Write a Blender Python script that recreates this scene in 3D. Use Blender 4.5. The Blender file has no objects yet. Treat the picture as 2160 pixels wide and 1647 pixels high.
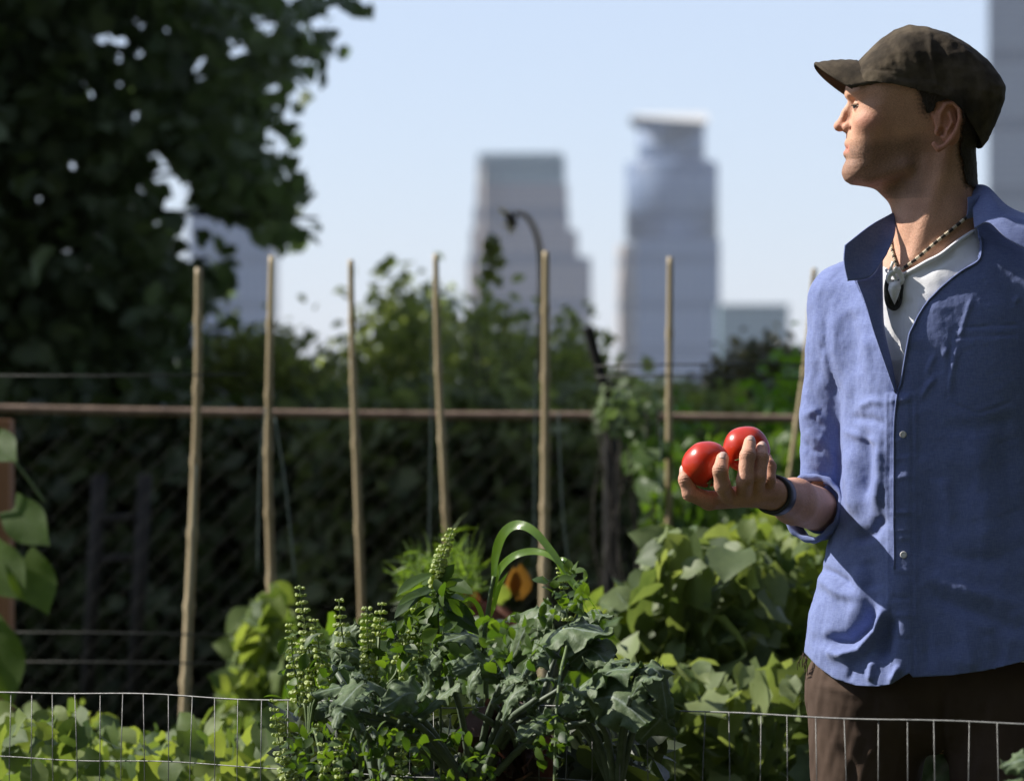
import bpy, math, random
import numpy as np
from mathutils import Vector, Matrix
from mathutils.bvhtree import BVHTree
random.seed(7); RNG = np.random.default_rng(11)
SC = bpy.context.scene; COL = SC.collection
CAMZ = 1.31; FPX = 8700.0; PXM = 1450.0; CU, CV = 1080.0, 823.5

# ---------------------------------------------------------------- coordinates
def P(u, v, Y):                       # a measured photo position at a real distance Y -> world metres
    return Vector(((u-CU)*Y/FPX, Y, CAMZ-(v-CV)*Y/FPX))
def W(p):                             # figure space (1/1450 m units, x right, y down, z away) -> world
    p = np.asarray(p, float)
    return np.stack([(p[..., 0]-CU)/PXM, 6.0+p[..., 2]/PXM, CAMZ-(p[..., 1]-CV)/PXM], -1)
def q(u, v, w=0.0):                   # measured position at depth w in figure space
    s = 1+w/FPX
    return np.array([CU+(u-CU)*s, CV+(v-CV)*s, w])
def proj(p):
    s = 1+p[:, 2]/FPX
    return CU+(p[:, 0]-CU)/s, CV+(p[:, 1]-CV)/s

# ---------------------------------------------------------------- objects
def tag(o, label=None, cat=None, group=None, kind=None):
    if label: o['label'] = label
    if cat: o['category'] = cat
    if group: o['group'] = group
    if kind: o['kind'] = kind
    return o
def empty(name, loc, label=None, cat=None, group=None):
    o = bpy.data.objects.new(name, None); COL.objects.link(o); o.location = loc
    o.empty_display_size = 0.1
    return tag(o, label, cat, group)
def ploc(p):
    l = Vector((0, 0, 0))
    while p is not None: l = l+p.location; p = p.parent
    return np.array(l)
def mesh_obj(name, verts, faces, mat, parent=None, smooth=True, attr=None):
    me = bpy.data.meshes.new(name)
    verts = np.asarray(verts, float).reshape(-1, 3)
    if parent is not None: verts = verts-ploc(parent)
    if isinstance(faces, np.ndarray):
        n, k = faces.shape
        me.vertices.add(len(verts)); me.vertices.foreach_set('co', verts.ravel())
        me.loops.add(n*k); me.loops.foreach_set('vertex_index', faces.astype(np.int32).ravel())
        me.polygons.add(n); me.polygons.foreach_set('loop_start', np.arange(0, n*k, k, dtype=np.int32))
        me.update(calc_edges=True); me.validate()
    else:
        me.from_pydata(verts.tolist(), [], faces); me.update()
    if smooth: me.polygons.foreach_set('use_smooth', [True]*len(me.polygons))
    if attr:
        for k, (ty, arr) in attr.items():
            if ty == 'F':
                a = me.attributes.new(k, 'FLOAT', 'POINT'); a.data.foreach_set('value', np.asarray(arr, float))
            else:
                a = me.attributes.new(k, 'FLOAT_COLOR', 'POINT'); a.data.foreach_set('color', np.asarray(arr, float).ravel())
    if mat: me.materials.append(mat)
    o = bpy.data.objects.new(name, me); COL.objects.link(o)
    if parent is not None: o.parent = parent
    return o
class MB:
    def __init__(s): s.v = []; s.f = []; s.n = 0
    def add(s, v, f):
        v = np.asarray(v, float).reshape(-1, 3); s.v.append(v)
        s.f += [tuple(int(i)+s.n for i in q_) for q_ in f]; s.n += len(v); return s
    def box(s, lo, hi, rz=0.0, c=None):
        x0, y0, z0 = lo; x1, y1, z1 = hi
        v = np.array([[x0,y0,z0],[x1,y0,z0],[x1,y1,z0],[x0,y1,z0],[x0,y0,z1],[x1,y0,z1],[x1,y1,z1],[x0,y1,z1]], float)
        if rz:
            c = np.array([(x0+x1)/2, (y0+y1)/2]) if c is None else np.array(c)
            d = v[:, :2]-c; co, si = math.cos(rz), math.sin(rz)
            v[:, 0] = c[0]+d[:, 0]*co-d[:, 1]*si; v[:, 1] = c[1]+d[:, 0]*si+d[:, 1]*co
        return s.add(v, [(0,3,2,1),(4,5,6,7),(0,1,5,4),(1,2,6,5),(2,3,7,6),(3,0,4,7)])
    def tube(s, pts, r, n=8, cap=True):
        v, f = tube_arr(pts, r, n, cap); return s.add(v, f)
    def lathe(s, prof, c, n=32):
        v = []; f = []
        for r, z in prof:
            for k in range(n):
                a = 2*math.pi*k/n; v.append((c[0]+r*math.cos(a), c[1]+r*math.sin(a), c[2]+z))
        m = len(prof)
        for i in range(m-1):
            for k in range(n): f.append((i*n+k, i*n+(k+1)%n, (i+1)*n+(k+1)%n, (i+1)*n+k))
        f.append(tuple(range(n))[::-1]); f.append(tuple((m-1)*n+k for k in range(n)))
        return s.add(v, f)
    def build(s, name, mat, parent=None, smooth=True, attr=None):
        return mesh_obj(name, np.concatenate(s.v), s.f, mat, parent, smooth, attr)
def tube_arr(pts, r, n=8, cap=True):
    pts = np.asarray([tuple(p) for p in pts], float); m = len(pts)
    r = np.full(m, r, float) if np.isscalar(r) else np.asarray(r, float)
    t = np.gradient(pts, axis=0); t /= np.linalg.norm(t, axis=1)[:, None]+1e-12
    ref = np.array([0, 0, 1.0]) if abs(t[0][2]) < .9 else np.array([1.0, 0, 0])
    a = np.cross(t[0], ref); a /= np.linalg.norm(a); v = []
    for i in range(m):
        a = a-t[i]*np.dot(a, t[i]); a /= np.linalg.norm(a)+1e-12; b = np.cross(t[i], a)
        for k in range(n):
            an = 2*math.pi*k/n; v.append(pts[i]+r[i]*(math.cos(an)*a+math.sin(an)*b))
    f = [(i*n+k, i*n+(k+1) % n, (i+1)*n+(k+1) % n, (i+1)*n+k) for i in range(m-1) for k in range(n)]
    if cap: f += [tuple(range(n))[::-1], tuple((m-1)*n+k for k in range(n))]
    return np.array(v), f
def crv(pts, n=24):                   # Catmull-Rom through points
    p = np.asarray([tuple(a) for a in pts], float); p = np.vstack([2*p[0]-p[1], p, 2*p[-1]-p[-2]])
    m = len(p)-3; T = np.linspace(0, m, n); out = []
    for t in T:
        i = min(int(t), m-1); x = t-i; a, b, c, d = p[i:i+4]
        out.append(.5*((2*b)+(-a+c)*x+(2*a-5*b+4*c-d)*x*x+(-a+3*b-3*c+d)*x**3))
    return np.array(out)

# ---------------------------------------------------------------- implicit surfaces
def snet(f, lo, hi, h, B=16, lip=1.15):
    lo = np.array(lo, float); hi = np.array(hi, float)
    nb = np.ceil((hi-lo)/(h*B)).astype(int); G = nb*B+2
    ar = np.arange(B+1); I, J, K = np.meshgrid(ar, ar, ar, indexing='ij')
    loc = np.stack([I, J, K], -1).reshape(-1, 3)
    bi = np.stack(np.meshgrid(*[np.arange(n) for n in nb], indexing='ij'), -1).reshape(-1, 3)
    cen = lo+(bi+.5)*B*h; keep = np.abs(f(cen)) < h*B*.87*lip
    keys = []; vs = []; quads = []
    corner = np.array([[0,0,0],[1,0,0],[0,1,0],[1,1,0],[0,0,1],[1,0,1],[0,1,1],[1,1,1]])
    edges = [(0,1),(2,3),(4,5),(6,7),(0,2),(1,3),(4,6),(5,7),(0,4),(1,5),(2,6),(3,7)]
    gid = lambda c: ((c[..., 0]+1)*(G[1]+1)+(c[..., 1]+1))*(G[2]+1)+(c[..., 2]+1)
    for b in bi[keep]:
        F = f(lo+(b*B+loc)*h).reshape(B+1, B+1, B+1); S = F < 0
        if S.all() or not S.any(): continue
        cs = np.stack([S[c[0]:c[0]+B, c[1]:c[1]+B, c[2]:c[2]+B] for c in corner], -1)
        act = cs.any(-1) & ~cs.all(-1); idx = np.argwhere(act)
        if len(idx) == 0: continue
        val = np.stack([F[idx[:, 0]+c[0], idx[:, 1]+c[1], idx[:, 2]+c[2]] for c in corner], -1)
        acc = np.zeros((len(idx), 3)); cnt = np.zeros(len(idx))
        for a, c in edges:
            m = (val[:, a] < 0) != (val[:, c] < 0); d = val[:, a]-val[:, c]; d[~m] = 1
            t = (val[:, a]/d)[:, None]; pt = corner[a]+(corner[c]-corner[a])*t
            acc[m] += pt[m]; cnt[m] += 1
        vs.append(lo+(b*B+idx+acc/cnt[:, None])*h); keys.append(gid(b*B+idx))
        for ax in range(3):
            s0 = S[:B, :B, :B]; sl = [slice(0, B)]*3; sl[ax] = slice(1, B+1); s1 = S[tuple(sl)]
            for flip, m in ((0, s0 & ~s1), (1, ~s0 & s1)):
                e = np.argwhere(m)+b*B
                if len(e) == 0: continue
                o1 = np.zeros(3, int); o2 = np.zeros(3, int); o1[(ax+1) % 3] = 1; o2[(ax+2) % 3] = 1
                Q = np.stack([gid(e), gid(e-o1), gid(e-o1-o2), gid(e-o2)], -1)
                quads.append(Q[:, ::-1] if flip else Q)
    keys = np.concatenate(keys); vs = np.concatenate(vs); quads = np.concatenate(quads)
    o = np.argsort(keys); keys = keys[o]; vs = vs[o]
    ix = np.searchsorted(keys, quads); ix[ix >= len(keys)] = 0
    ok = (keys[ix] == quads).all(-1)
    return vs, ix[ok]
def relax(v, f, it=2, k=.5):
    n = len(v)
    for _ in range(it):
        acc = np.zeros_like(v); cnt = np.zeros(n)
        for i in range(4):
            a, b = f[:, i], f[:, (i+1) % 4]
            np.add.at(acc, a, v[b]); np.add.at(cnt, a, 1); np.add.at(acc, b, v[a]); np.add.at(cnt, b, 1)
        m = cnt > 0; v = v.copy(); v[m] += k*(acc[m]/cnt[m][:, None]-v[m])
    return v
def grad(f, p, e=1.0):
    g = np.stack([f(p+d)-f(p-d) for d in np.eye(3)*e], -1)
    return g/(np.linalg.norm(g, axis=1)[:, None]+1e-9)
def smin(a, b, k):
    h = np.clip(.5+.5*(b-a)/k, 0, 1); return b+(a-b)*h-k*h*(1-h)
def smax(a, b, k): return -smin(-a, -b, k)
def cap_(p, a, b, ra, rb):            # tapered capsule
    a = np.array(a, float); b = np.array(b, float); d = b-a
    t = np.clip(((p-a)@d)/(d@d), 0, 1)
    return np.linalg.norm(p-a-t[:, None]*d, axis=1)-(ra+(rb-ra)*t)
def ell(p, c, r, R=None):
    d = p-np.array(c, float)
    if R is not None: d = d@np.array(R, float)
    r = np.array(r, float); k = np.linalg.norm(d/r, axis=1)
    return (k-1)*min(r)*.5+(k-1)*np.mean(r)*.5
def chain(p, pts, rs, k=3):
    o = None
    for i in range(len(pts)-1):
        c = cap_(p, pts[i], pts[i+1], rs[i], rs[i+1]); o = c if o is None else smin(o, c, k)
    return o
def poly_sd(pts):                     # 2-D signed distance grid (positive inside), sampled bilinearly
    pts = np.array(pts, float); lo = pts.min(0)-260; hi = pts.max(0)+260; st = 3.0
    X, Yg = np.meshgrid(np.arange(lo[0], hi[0], st), np.arange(lo[1], hi[1], st), indexing='ij')
    d = np.full(X.shape, 1e9); ins = np.zeros(X.shape, bool)
    for i in range(len(pts)):
        a, b = pts[i], pts[(i+1) % len(pts)]; e = b-a
        t = np.clip(((X-a[0])*e[0]+(Yg-a[1])*e[1])/(e@e+1e-9), 0, 1)
        d = np.minimum(d, np.hypot(X-a[0]-t*e[0], Yg-a[1]-t*e[1]))
        c = (a[1] > Yg) != (b[1] > Yg)
        xs = a[0]+(Yg-a[1])*(b[0]-a[0])/((b[1]-a[1]) if abs(b[1]-a[1]) > 1e-9 else 1e-9)
        ins ^= c & (X < xs)
    D = np.where(ins, d, -d)
    def s(u, v):
        x = np.clip((u-lo[0])/st, 0, D.shape[0]-1.001); y = np.clip((v-lo[1])/st, 0, D.shape[1]-1.001)
        i = x.astype(int); j = y.astype(int); fx = x-i; fy = y-j
        return D[i, j]*(1-fx)*(1-fy)+D[i+1, j]*fx*(1-fy)+D[i, j+1]*(1-fx)*fy+D[i+1, j+1]*fx*fy
    return s
def cut(v, f, c, g=None):             # drop the part where c>0 and pull the border onto c=0
    cv = c(v); keepf = ~(cv[f] > 0).all(1); f = f[keepf]
    used = np.unique(f); m = np.zeros(len(v), bool); m[used] = True; m &= cv > 0
    p = v[m]
    for _ in range(3):
        G = np.stack([c(p+d)-c(p-d) for d in np.eye(3)*1.5], -1)/3.0
        p = p-(c(p)/(np.sum(G*G, 1)+1e-3))[:, None]*G
    bad = np.linalg.norm(p-v[m], axis=1) > 14; p[bad] = v[m][bad]
    v = v.copy(); v[m] = p
    used = np.unique(f); mp = -np.ones(len(v), int); mp[used] = np.arange(len(used))
    return v[used], mp[f]
def stroke(pu, pv, pts, sig, amp, soft=.25):   # raised (amp>0) or sunk crease along a polyline, fading at both ends
    pts = np.array(pts, float); L = np.r_[0, np.cumsum(np.linalg.norm(np.diff(pts, axis=0), axis=1))]
    best = np.full(len(pu), 1e9); bt = np.zeros(len(pu))
    for i in range(len(pts)-1):
        a, b = pts[i], pts[i+1]; e = b-a
        t = np.clip(((pu-a[0])*e[0]+(pv-a[1])*e[1])/(e@e), 0, 1)
        d = np.hypot(pu-a[0]-t*e[0], pv-a[1]-t*e[1]); m = d < best
        best[m] = d[m]; bt[m] = (L[i]+t[m]*(L[i+1]-L[i]))/L[-1]
    tp = np.clip(np.minimum(bt, 1-bt)/soft, 0, 1); tp = tp*tp*(3-2*tp)
    return amp*np.exp(-(best/sig)**2)*(.15+.85*tp)
def sn(p, sc, seed=0, oct_=3):        # smooth pseudo noise from warped sines, roughly -1..1
    r = np.random.default_rng(seed); o = np.zeros(len(p)); a = 1; x = p/sc; tot = 0
    for k in range(oct_):
        acc = np.zeros(len(p))
        for j in range(5):
            d = r.normal(size=3); d /= np.linalg.norm(d); e = r.normal(size=3)
            acc += np.sin((x@d)*6.28*r.uniform(.6, 1.3)+r.uniform(0, 6.28)+1.3*np.sin(x@e*2.2+r.uniform(0, 6)))
        o += a*acc/5; tot += a; a *= .5; x = x*2.03
    return o/tot*1.6
def patch(ctrl, nu=24, nv=24):        # smooth surface through a grid of control points
    c = np.array(ctrl, float); rows = np.array([crv(r, nu) for r in c])
    g = np.array([crv(rows[:, j], nv) for j in range(nu)])
    v = g.reshape(-1, 3)
    f = [(i*nv+j, i*nv+j+1, (i+1)*nv+j+1, (i+1)*nv+j) for i in range(nu-1) for j in range(nv-1)]
    return v, f
def solid(o, t, off=0.0):
    m = o.modifiers.new('thickness', 'SOLIDIFY'); m.thickness = t; m.offset = off; return o

# ---------------------------------------------------------------- materials
class NT:
    def __init__(s, name):
        s.m = bpy.data.materials.new(name); s.m.use_nodes = True; s.t = s.m.node_tree; s.t.nodes.clear()
        s.out = s.t.nodes.new('ShaderNodeOutputMaterial')
    def n(s, ty, **kw):
        x = s.t.nodes.new(ty)
        for k, v in kw.items():
            if k.startswith('i_'): x.inputs[k[2:].replace('_', ' ')].default_value = v
            else: setattr(x, k, v)
        return x
    def l(s, a, b): s.t.links.new(a, b)
    def noise(s, scale, detail=4, rough=.5, coord='Object', stretch=None):
        tc = s.n('ShaderNodeTexCoord'); o = tc.outputs[coord]
        if stretch:
            mp = s.n('ShaderNodeMapping'); mp.inputs['Scale'].default_value = stretch; s.l(o, mp.inputs[0]); o = mp.outputs[0]
        x = s.n('ShaderNodeTexNoise'); x.inputs['Scale'].default_value = scale; x.inputs['Detail'].default_value = detail
        x.inputs['Roughness'].default_value = rough; s.l(o, x.inputs['Vector']); return x.outputs[0]
    def ramp(s, fac, stops):
        r = s.n('ShaderNodeValToRGB'); e = r.color_ramp.elements
        while len(e) < len(stops): e.new(.5)
        for k, (p, c) in enumerate(stops): e[k].position = p; e[k].color = (*c, 1)
        s.l(fac, r.inputs[0]); return r.outputs[0]
    def bump(s, h, strength, dist):
        b = s.n('ShaderNodeBump'); b.inputs['Strength'].default_value = strength; b.inputs['Distance'].default_value = dist
        s.l(h, b.inputs['Height']); return b.outputs[0]
    def bsdf(s, col=None, rough=.6, metal=0, spec=.5, normal=None, **kw):
        b = s.n('ShaderNodeBsdfPrincipled')
        if col is not None:
            if isinstance(col, tuple): b.inputs['Base Color'].default_value = (*col, 1)
            else: s.l(col, b.inputs['Base Color'])
        b.inputs['Roughness'].default_value = rough; b.inputs['Metallic'].default_value = metal
        b.inputs['Specular IOR Level'].default_value = spec
        for k, v in kw.items(): b.inputs[k.replace('_', ' ')].default_value = v
        if normal is not None: s.l(normal, b.inputs['Normal'])
        return b
    def end(s, sh): s.l(sh, s.out.inputs['Surface']); return s.m
def simple(name, c1, c2, scale=20, rough=.6, metal=0, spec=.5, bump=.2, bd=.002, stretch=None, **kw):
    t = NT(name); n = t.noise(scale, 5, .6, stretch=stretch); c = t.ramp(n, [(.35, c1), (.65, c2)])
    return t.end(t.bsdf(c, rough, metal, spec, t.bump(n, bump, bd), **kw).outputs[0])
def leaf_mat(name, dark, light, trans, rough=.45, tw=.45, spec=.5):
    t = NT(name)
    a = t.n('ShaderNodeAttribute', attribute_name='tint'); n = t.noise(60, 3)
    ad = t.n('ShaderNodeMath', operation='MULTIPLY_ADD'); t.l(n, ad.inputs[0]); ad.inputs[1].default_value = .5; 
    sb = t.n('ShaderNodeMath', operation='ADD'); t.l(a.outputs['Fac'], sb.inputs[0]); sb.inputs[1].default_value = -.25
    t.l(sb.outputs[0], ad.inputs[2])
    c = t.ramp(ad.outputs[0], [(0, dark), (1, light)])
    mu = t.n('ShaderNodeMix', data_type='RGBA', blend_type='MULTIPLY'); mu.inputs[0].default_value = 1
    t.l(c, mu.inputs[6]); mu.inputs[7].default_value = (*trans, 1)
    b = t.bsdf(c, rough, 0, spec, t.bump(n, .25, .003))
    tr = t.n('ShaderNodeBsdfTranslucent'); t.l(mu.outputs[2], tr.inputs[0])
    mx = t.n('ShaderNodeMixShader'); mx.inputs[0].default_value = tw
    t.l(b.outputs[0], mx.inputs[1]); t.l(tr.outputs[0], mx.inputs[2])
    return t.end(mx.outputs[0])
# ================================================================= the person
YAW = math.radians(16)
BL = np.array([math.cos(YAW), 0, -math.sin(YAW)])     # toward his left (picture right and nearer)
BF = np.array([-math.sin(YAW), 0, -math.cos(YAW)])    # where the chest faces
TV = [430, 470, 520, 560, 600, 650, 720, 800, 900, 1000, 1100, 1200, 1300, 1380, 1480]
TA = [92, 100, 130, 175, 212, 228, 232, 230, 224, 226, 240, 268, 294, 304, 306]
TB = [84, 92, 108, 122, 134, 146, 156, 162, 165, 166, 170, 178, 186, 190, 190]
TU = [1984, 1985, 1990, 1995, 1998, 1998, 1998, 1998, 1998, 1998, 1998, 1998, 1998, 1998, 1998]
def torso(p, off=0.0, ex=1.98):
    a = np.interp(p[:, 1], TV, TA)+off; b = np.interp(p[:, 1], TV, TB)+off; cu = np.interp(p[:, 1], TV, TU)
    d = p.copy(); d[:, 0] -= cu
    x = d[:, 0]*BL[0]+d[:, 2]*BL[2]; y = d[:, 0]*BF[0]+d[:, 2]*BF[2]
    r = ((np.abs(x)/a)**ex+(np.abs(y)/b)**ex)**(1/ex)
    f = (r-1)*np.minimum(a, b)
    return smax(f, 455-p[:, 1], 30)
RS = [np.array(a, float) for a in [(1778, 640, 100), (1770, 730, 104), (1750, 880, 100), (1748, 950, 92), (1738, 1078, 78)]]
RR = [54, 57, 57, 50, 50]
LS = [np.array(a, float) for a in [(2212, 640, -100), (2256, 800, -110), (2290, 950, -100), (2300, 1090, -80)]]
WR = q(1628, 1042, -240)
def shirt_f(p):
    f = torso(p)
    tr = smin(cap_(p, (1790, 618, 100), (1945, 500, 40), 48, 42), cap_(p, (2030, 500, -25), (2205, 620, -100), 46, 56), 10)
    f = smin(f, tr, 40)
    f = smin(f, chain(p, RS, RR, 10), np.interp(p[:, 1], [760, 900], [85, 14]))
    f = smin(f, chain(p, LS, [62, 60, 56, 54], 10), 14)
    return f
def body_torso(p): 
    f = smin(torso(p, np.interp(p[:, 1], [500, 590, 650], [-16., -16., -36.])), cap_(p, (1800, 640, 96), (2200, 640, -96), 24, 24), 30)
    return f

# ---- head (profile faces picture left)
SK = poly_sd([(1790,212),(1784,203),(1783,190),(1788,168),(1808,145),(1845,114),(1890,92),(1945,84),(2000,94),(2046,120),(2082,156),(2088,210),(2074,262),(2050,306),
  (2010,330),(1960,345),(1905,382),(1860,394),(1824,393.5),(1795,390),(1783,381),(1778.5,366),(1780,350),(1785,337),(1784,325),(1785,312),(1784.5,298),(1786,284),(1792,262),(1797,240),(1797,224)])
def skull(p):
    v = p[:, 1]; u = p[:, 0]
    Wd = np.interp(v, [70, 130, 200, 245, 275, 320, 360, 400], [100, 110, 111, 102, 94, 77, 62, 50])
    D = np.interp(v, [70, 190, 230, 280, 340, 400], [100, 92, 66, 60, 56, 46])
    d = SK(u, v); t = np.minimum(d/D, 1); pw = 2.3
    return ((np.abs(p[:, 2])/Wd)**pw+np.maximum(1-t, 0)**pw-1)*34
def two(p): a = p.copy(); a[:, 2] = -np.abs(a[:, 2]); return a
HEL = [(1971,268),(1973,246),(1984,228),(1999,225),(2011,238),(2013,258),(2006,282),(1994,301),(1981,315),(1968,321),(1960,311)]
def head_f(p):
    m = two(p); f = skull(p)
    f = smin(f, ell(m, (1832, 262, -64), (32, 20, 24)), 20)                 # cheekbone
    f = smin(f, chain(m, [(1794, 201, -8), (1797, 197, -34), (1812, 200, -58)], [6, 8, 6], 4), 12)   # brow
    f = smin(f, cap_(m, (1905, 352, -62), (1828, 378, -40), 16, 12), 24)    # jaw line
    f = smax(f, -ell(m, (1790, 224, -37), (21, 15, 23)), 10)                # eye socket
    n = chain(m, [(1798, 214, 0), (1784, 238, 0), (1773, 264, 0)], [7, 8, 10], 4)
    n = smin(n, chain(m, [(1801, 214, 0), (1796, 240, 0), (1792, 266, 0)], [9, 11, 14], 4), 5)
    n = smin(n, ell(m, (1771, 267, 0), (12.5, 11, 12)), 6)
    n = smin(n, ell(m, (1789, 270, -15), (13, 10.5, 8)), 7)
    f = smin(f, n, 7)
    f = smax(f, -ell(m, (1779, 281, -8), (6.5, 4, 4)), 3)                   # nostril
    f = smin(f, chain(m, [(1790, 303.5, 0), (1795, 306, -14), (1810, 314, -30)], [9, 8, 3.5], 2), 6)   # upper lip
    f = smin(f, chain(m, [(1788.5, 325, 0), (1794, 324.5, -14), (1808, 322, -27)], [10, 9, 4], 2), 6)    # lower lip
    f = smax(f, -chain(m, [(1779, 314, 0), (1784, 315, -14), (1797, 317.5, -28), (1812, 321, -38), (1820, 324, -46)], [2.8, 2.8, 3, 3, 2], 1), 3)
    f = smin(f, ell(m, (1791, 364, 0), (14, 16, 24)), 12)                   # chin
    f = smax(f, -chain(m, [(1797, 274, -27), (1806, 296, -44), (1814, 318, -54), (1818, 338, -54)], [3.5, 4.5, 4.5, 2.5], 1), 10)   # smile fold
    f = smin(f, ell(m, (1812, 227, -35), (16, 16, 16)), 4)        # closed lids mass
    lid = np.abs(m[:, 1]-(227.5+.1*(m[:, 2]+35)))-2.6
    f = smax(f, -np.maximum(np.maximum(lid, ell(m, (1808, 227, -35), (19, 19, 16))), -(ell(m, (1812.5, 227, -35), (14, 14, 14)))), 1.5)
    # ear
    e = np.maximum(ell(m, (1986, 270, -104), (25, 45, 7), [[.94, .34, 0], [-.34, .94, 0], [0, 0, 1]]), -200)
    e = smax(e, -ell(m, (1985, 262, -114), (16, 27, 9), [[.94, .34, 0], [-.34, .94, 0], [0, 0, 1]]), 5)
    hl = [(a, b, -(106+8*math.sin(i/10*3.1))) for i, (a, b) in enumerate(HEL)]
    e = smin(e, chain(m, hl, [4, 4, 4.5, 4.5, 5, 5, 4.5, 4.5, 5, 6.5, 6], 2), 4)
    e = smin(e, chain(m, [(1992, 247, -110), (1996, 266, -112), (1986, 286, -110)], [3, 3.5, 3], 2), 4)
    e = smin(e, ell(m, (1966, 285, -104), (6, 8, 7)), 4)
    e = smax(e, -ell(m, (1976, 285, -112), (8, 11, 12)), 4)
    f = smin(f, e, 7)
    return f
def neck_f(p):
    f = cap_(p, (1972, 322, 0), (1978, 500, 0), 82, 86)
    f = smin(f, cap_(p, (1978, 480, 0), (1990, 590, 6), 86, 92), 30)
    f = smin(f, ell(p, (1899, 446, 0), (12, 17, 12)), 14)
    f = smin(f, cap_(p, (1850, 372, 0), (1905, 420, 0), 22, 26), 22)
    f = smin(f, cap_(p, (1994, 318, -74), (1926, 545, -70), 15, 13), 16)
    f = smin(f, cap_(p, (1994, 318, 74), (1912, 540, 5), 15, 13), 16)
    return f
def hn(p):
    f = smin(head_f(p), neck_f(p), 20)
    f = smin(f, body_torso(p), 20)
    return np.maximum(f, p[:, 1]-612)
# ---- forearm and hand (palm up, fingers closing round the tomatoes)
EL = RS[-1]
FG = {'thumb': ([(1556,1050,-215),(1496,1056,-250),(1456,1040,-268),(1447,1012,-272),(1446,992,-262)], [21,19,16,15,12.5]),
 'index': ([(1536,1046,-280),(1524,1024,-322),(1519,992,-332),(1524,967,-312)], [17,16,15,13]),
 'middle': ([(1570,1046,-282),(1571,1012,-330),(1577,962,-322),(1582,932,-286)], [17,16.5,15.5,12.5]),
 'ring': ([(1594,1046,-272),(1600,1006,-312),(1606,966,-300),(1607,944,-270)], [16,15.5,14.5,12]),
 'pinky': ([(1612,1044,-250),(1622,1012,-276),(1624,984,-262),(1618,966,-240)], [14,13.5,12.5,10.5])}
def forearm_f(p):
    f = cap_(p, EL, EL*.45+WR*.55, 47, 47)
    f = smin(f, cap_(p, EL*.45+WR*.55, WR, 46, 33), 16)
    f = smin(f, cap_(p, EL+np.array([0, -100, 10]), EL+np.array([0, -20, 0]), 34, 38), 14)
    return f
def arm_f(p):
    f = forearm_f(p)
    f = smin(f, ell(p, q(1574, 1047, -258), (58, 23, 42)), 16)
    f = smin(f, ell(p, q(1606, 1042, -248), (32, 25, 32)), 14)
    g = None
    for k, (pt, r) in FG.items():
        c = chain(p, [q(*a) for a in pt], r, 5); f = smin(f, c, 7 if k == 'thumb' else 4)
    return f
LW = np.array([2296, 1440, -150.])
def larm_f(p):
    f = chain(p, [LS[-1], LW], [44, 31], 6)
    f = smin(f, ell(p, LW+np.array([2, 55, -8]), (24, 50, 36)), 12)
    for i, (dw, l, r) in enumerate([(-38, 95, 11), (-16, 108, 11.5), (6, 100, 11), (26, 78, 9.5)]):
        b = LW+np.array([0, 92, dw-6]); c = b+np.array([-10, l*.45, 0]); e = c+np.array([-26, l*.4, 4])
        f = smin(f, chain(p, [b, c, e], [r+1, r, r-1.5], 3), 5)
    b = LW+np.array([-8, 30, -34]); f = smin(f, chain(p, [b, b+np.array([-12, 45, -16]), b+np.array([-22, 80, -12])], [14, 12, 10], 3), 6)
    return f
def legs_f(p, off=0):
    f = None
    hip = np.array([1975, 1440, 10.])
    for s in (-1, 1):
        a = hip+BL*s*142+np.array([0, 40, 0]); k = hip+BL*s*168+np.array([0, 590, -12]); n = hip+BL*s*160+np.array([0, 1170, 20])
        c = chain(p, [a, k, n], [126+off, 84+off, 56+off*1.4], 25); f = c if f is None else smin(f, c, 45)
    hp = p-hip
    x = hp@BL; y = hp@BF
    e = (np.sqrt((x/(272+off))**2+(y/(150+off))**2+(hp[:, 1]/150)**2)-1)*150
    return smin(f, e, 30)

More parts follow.
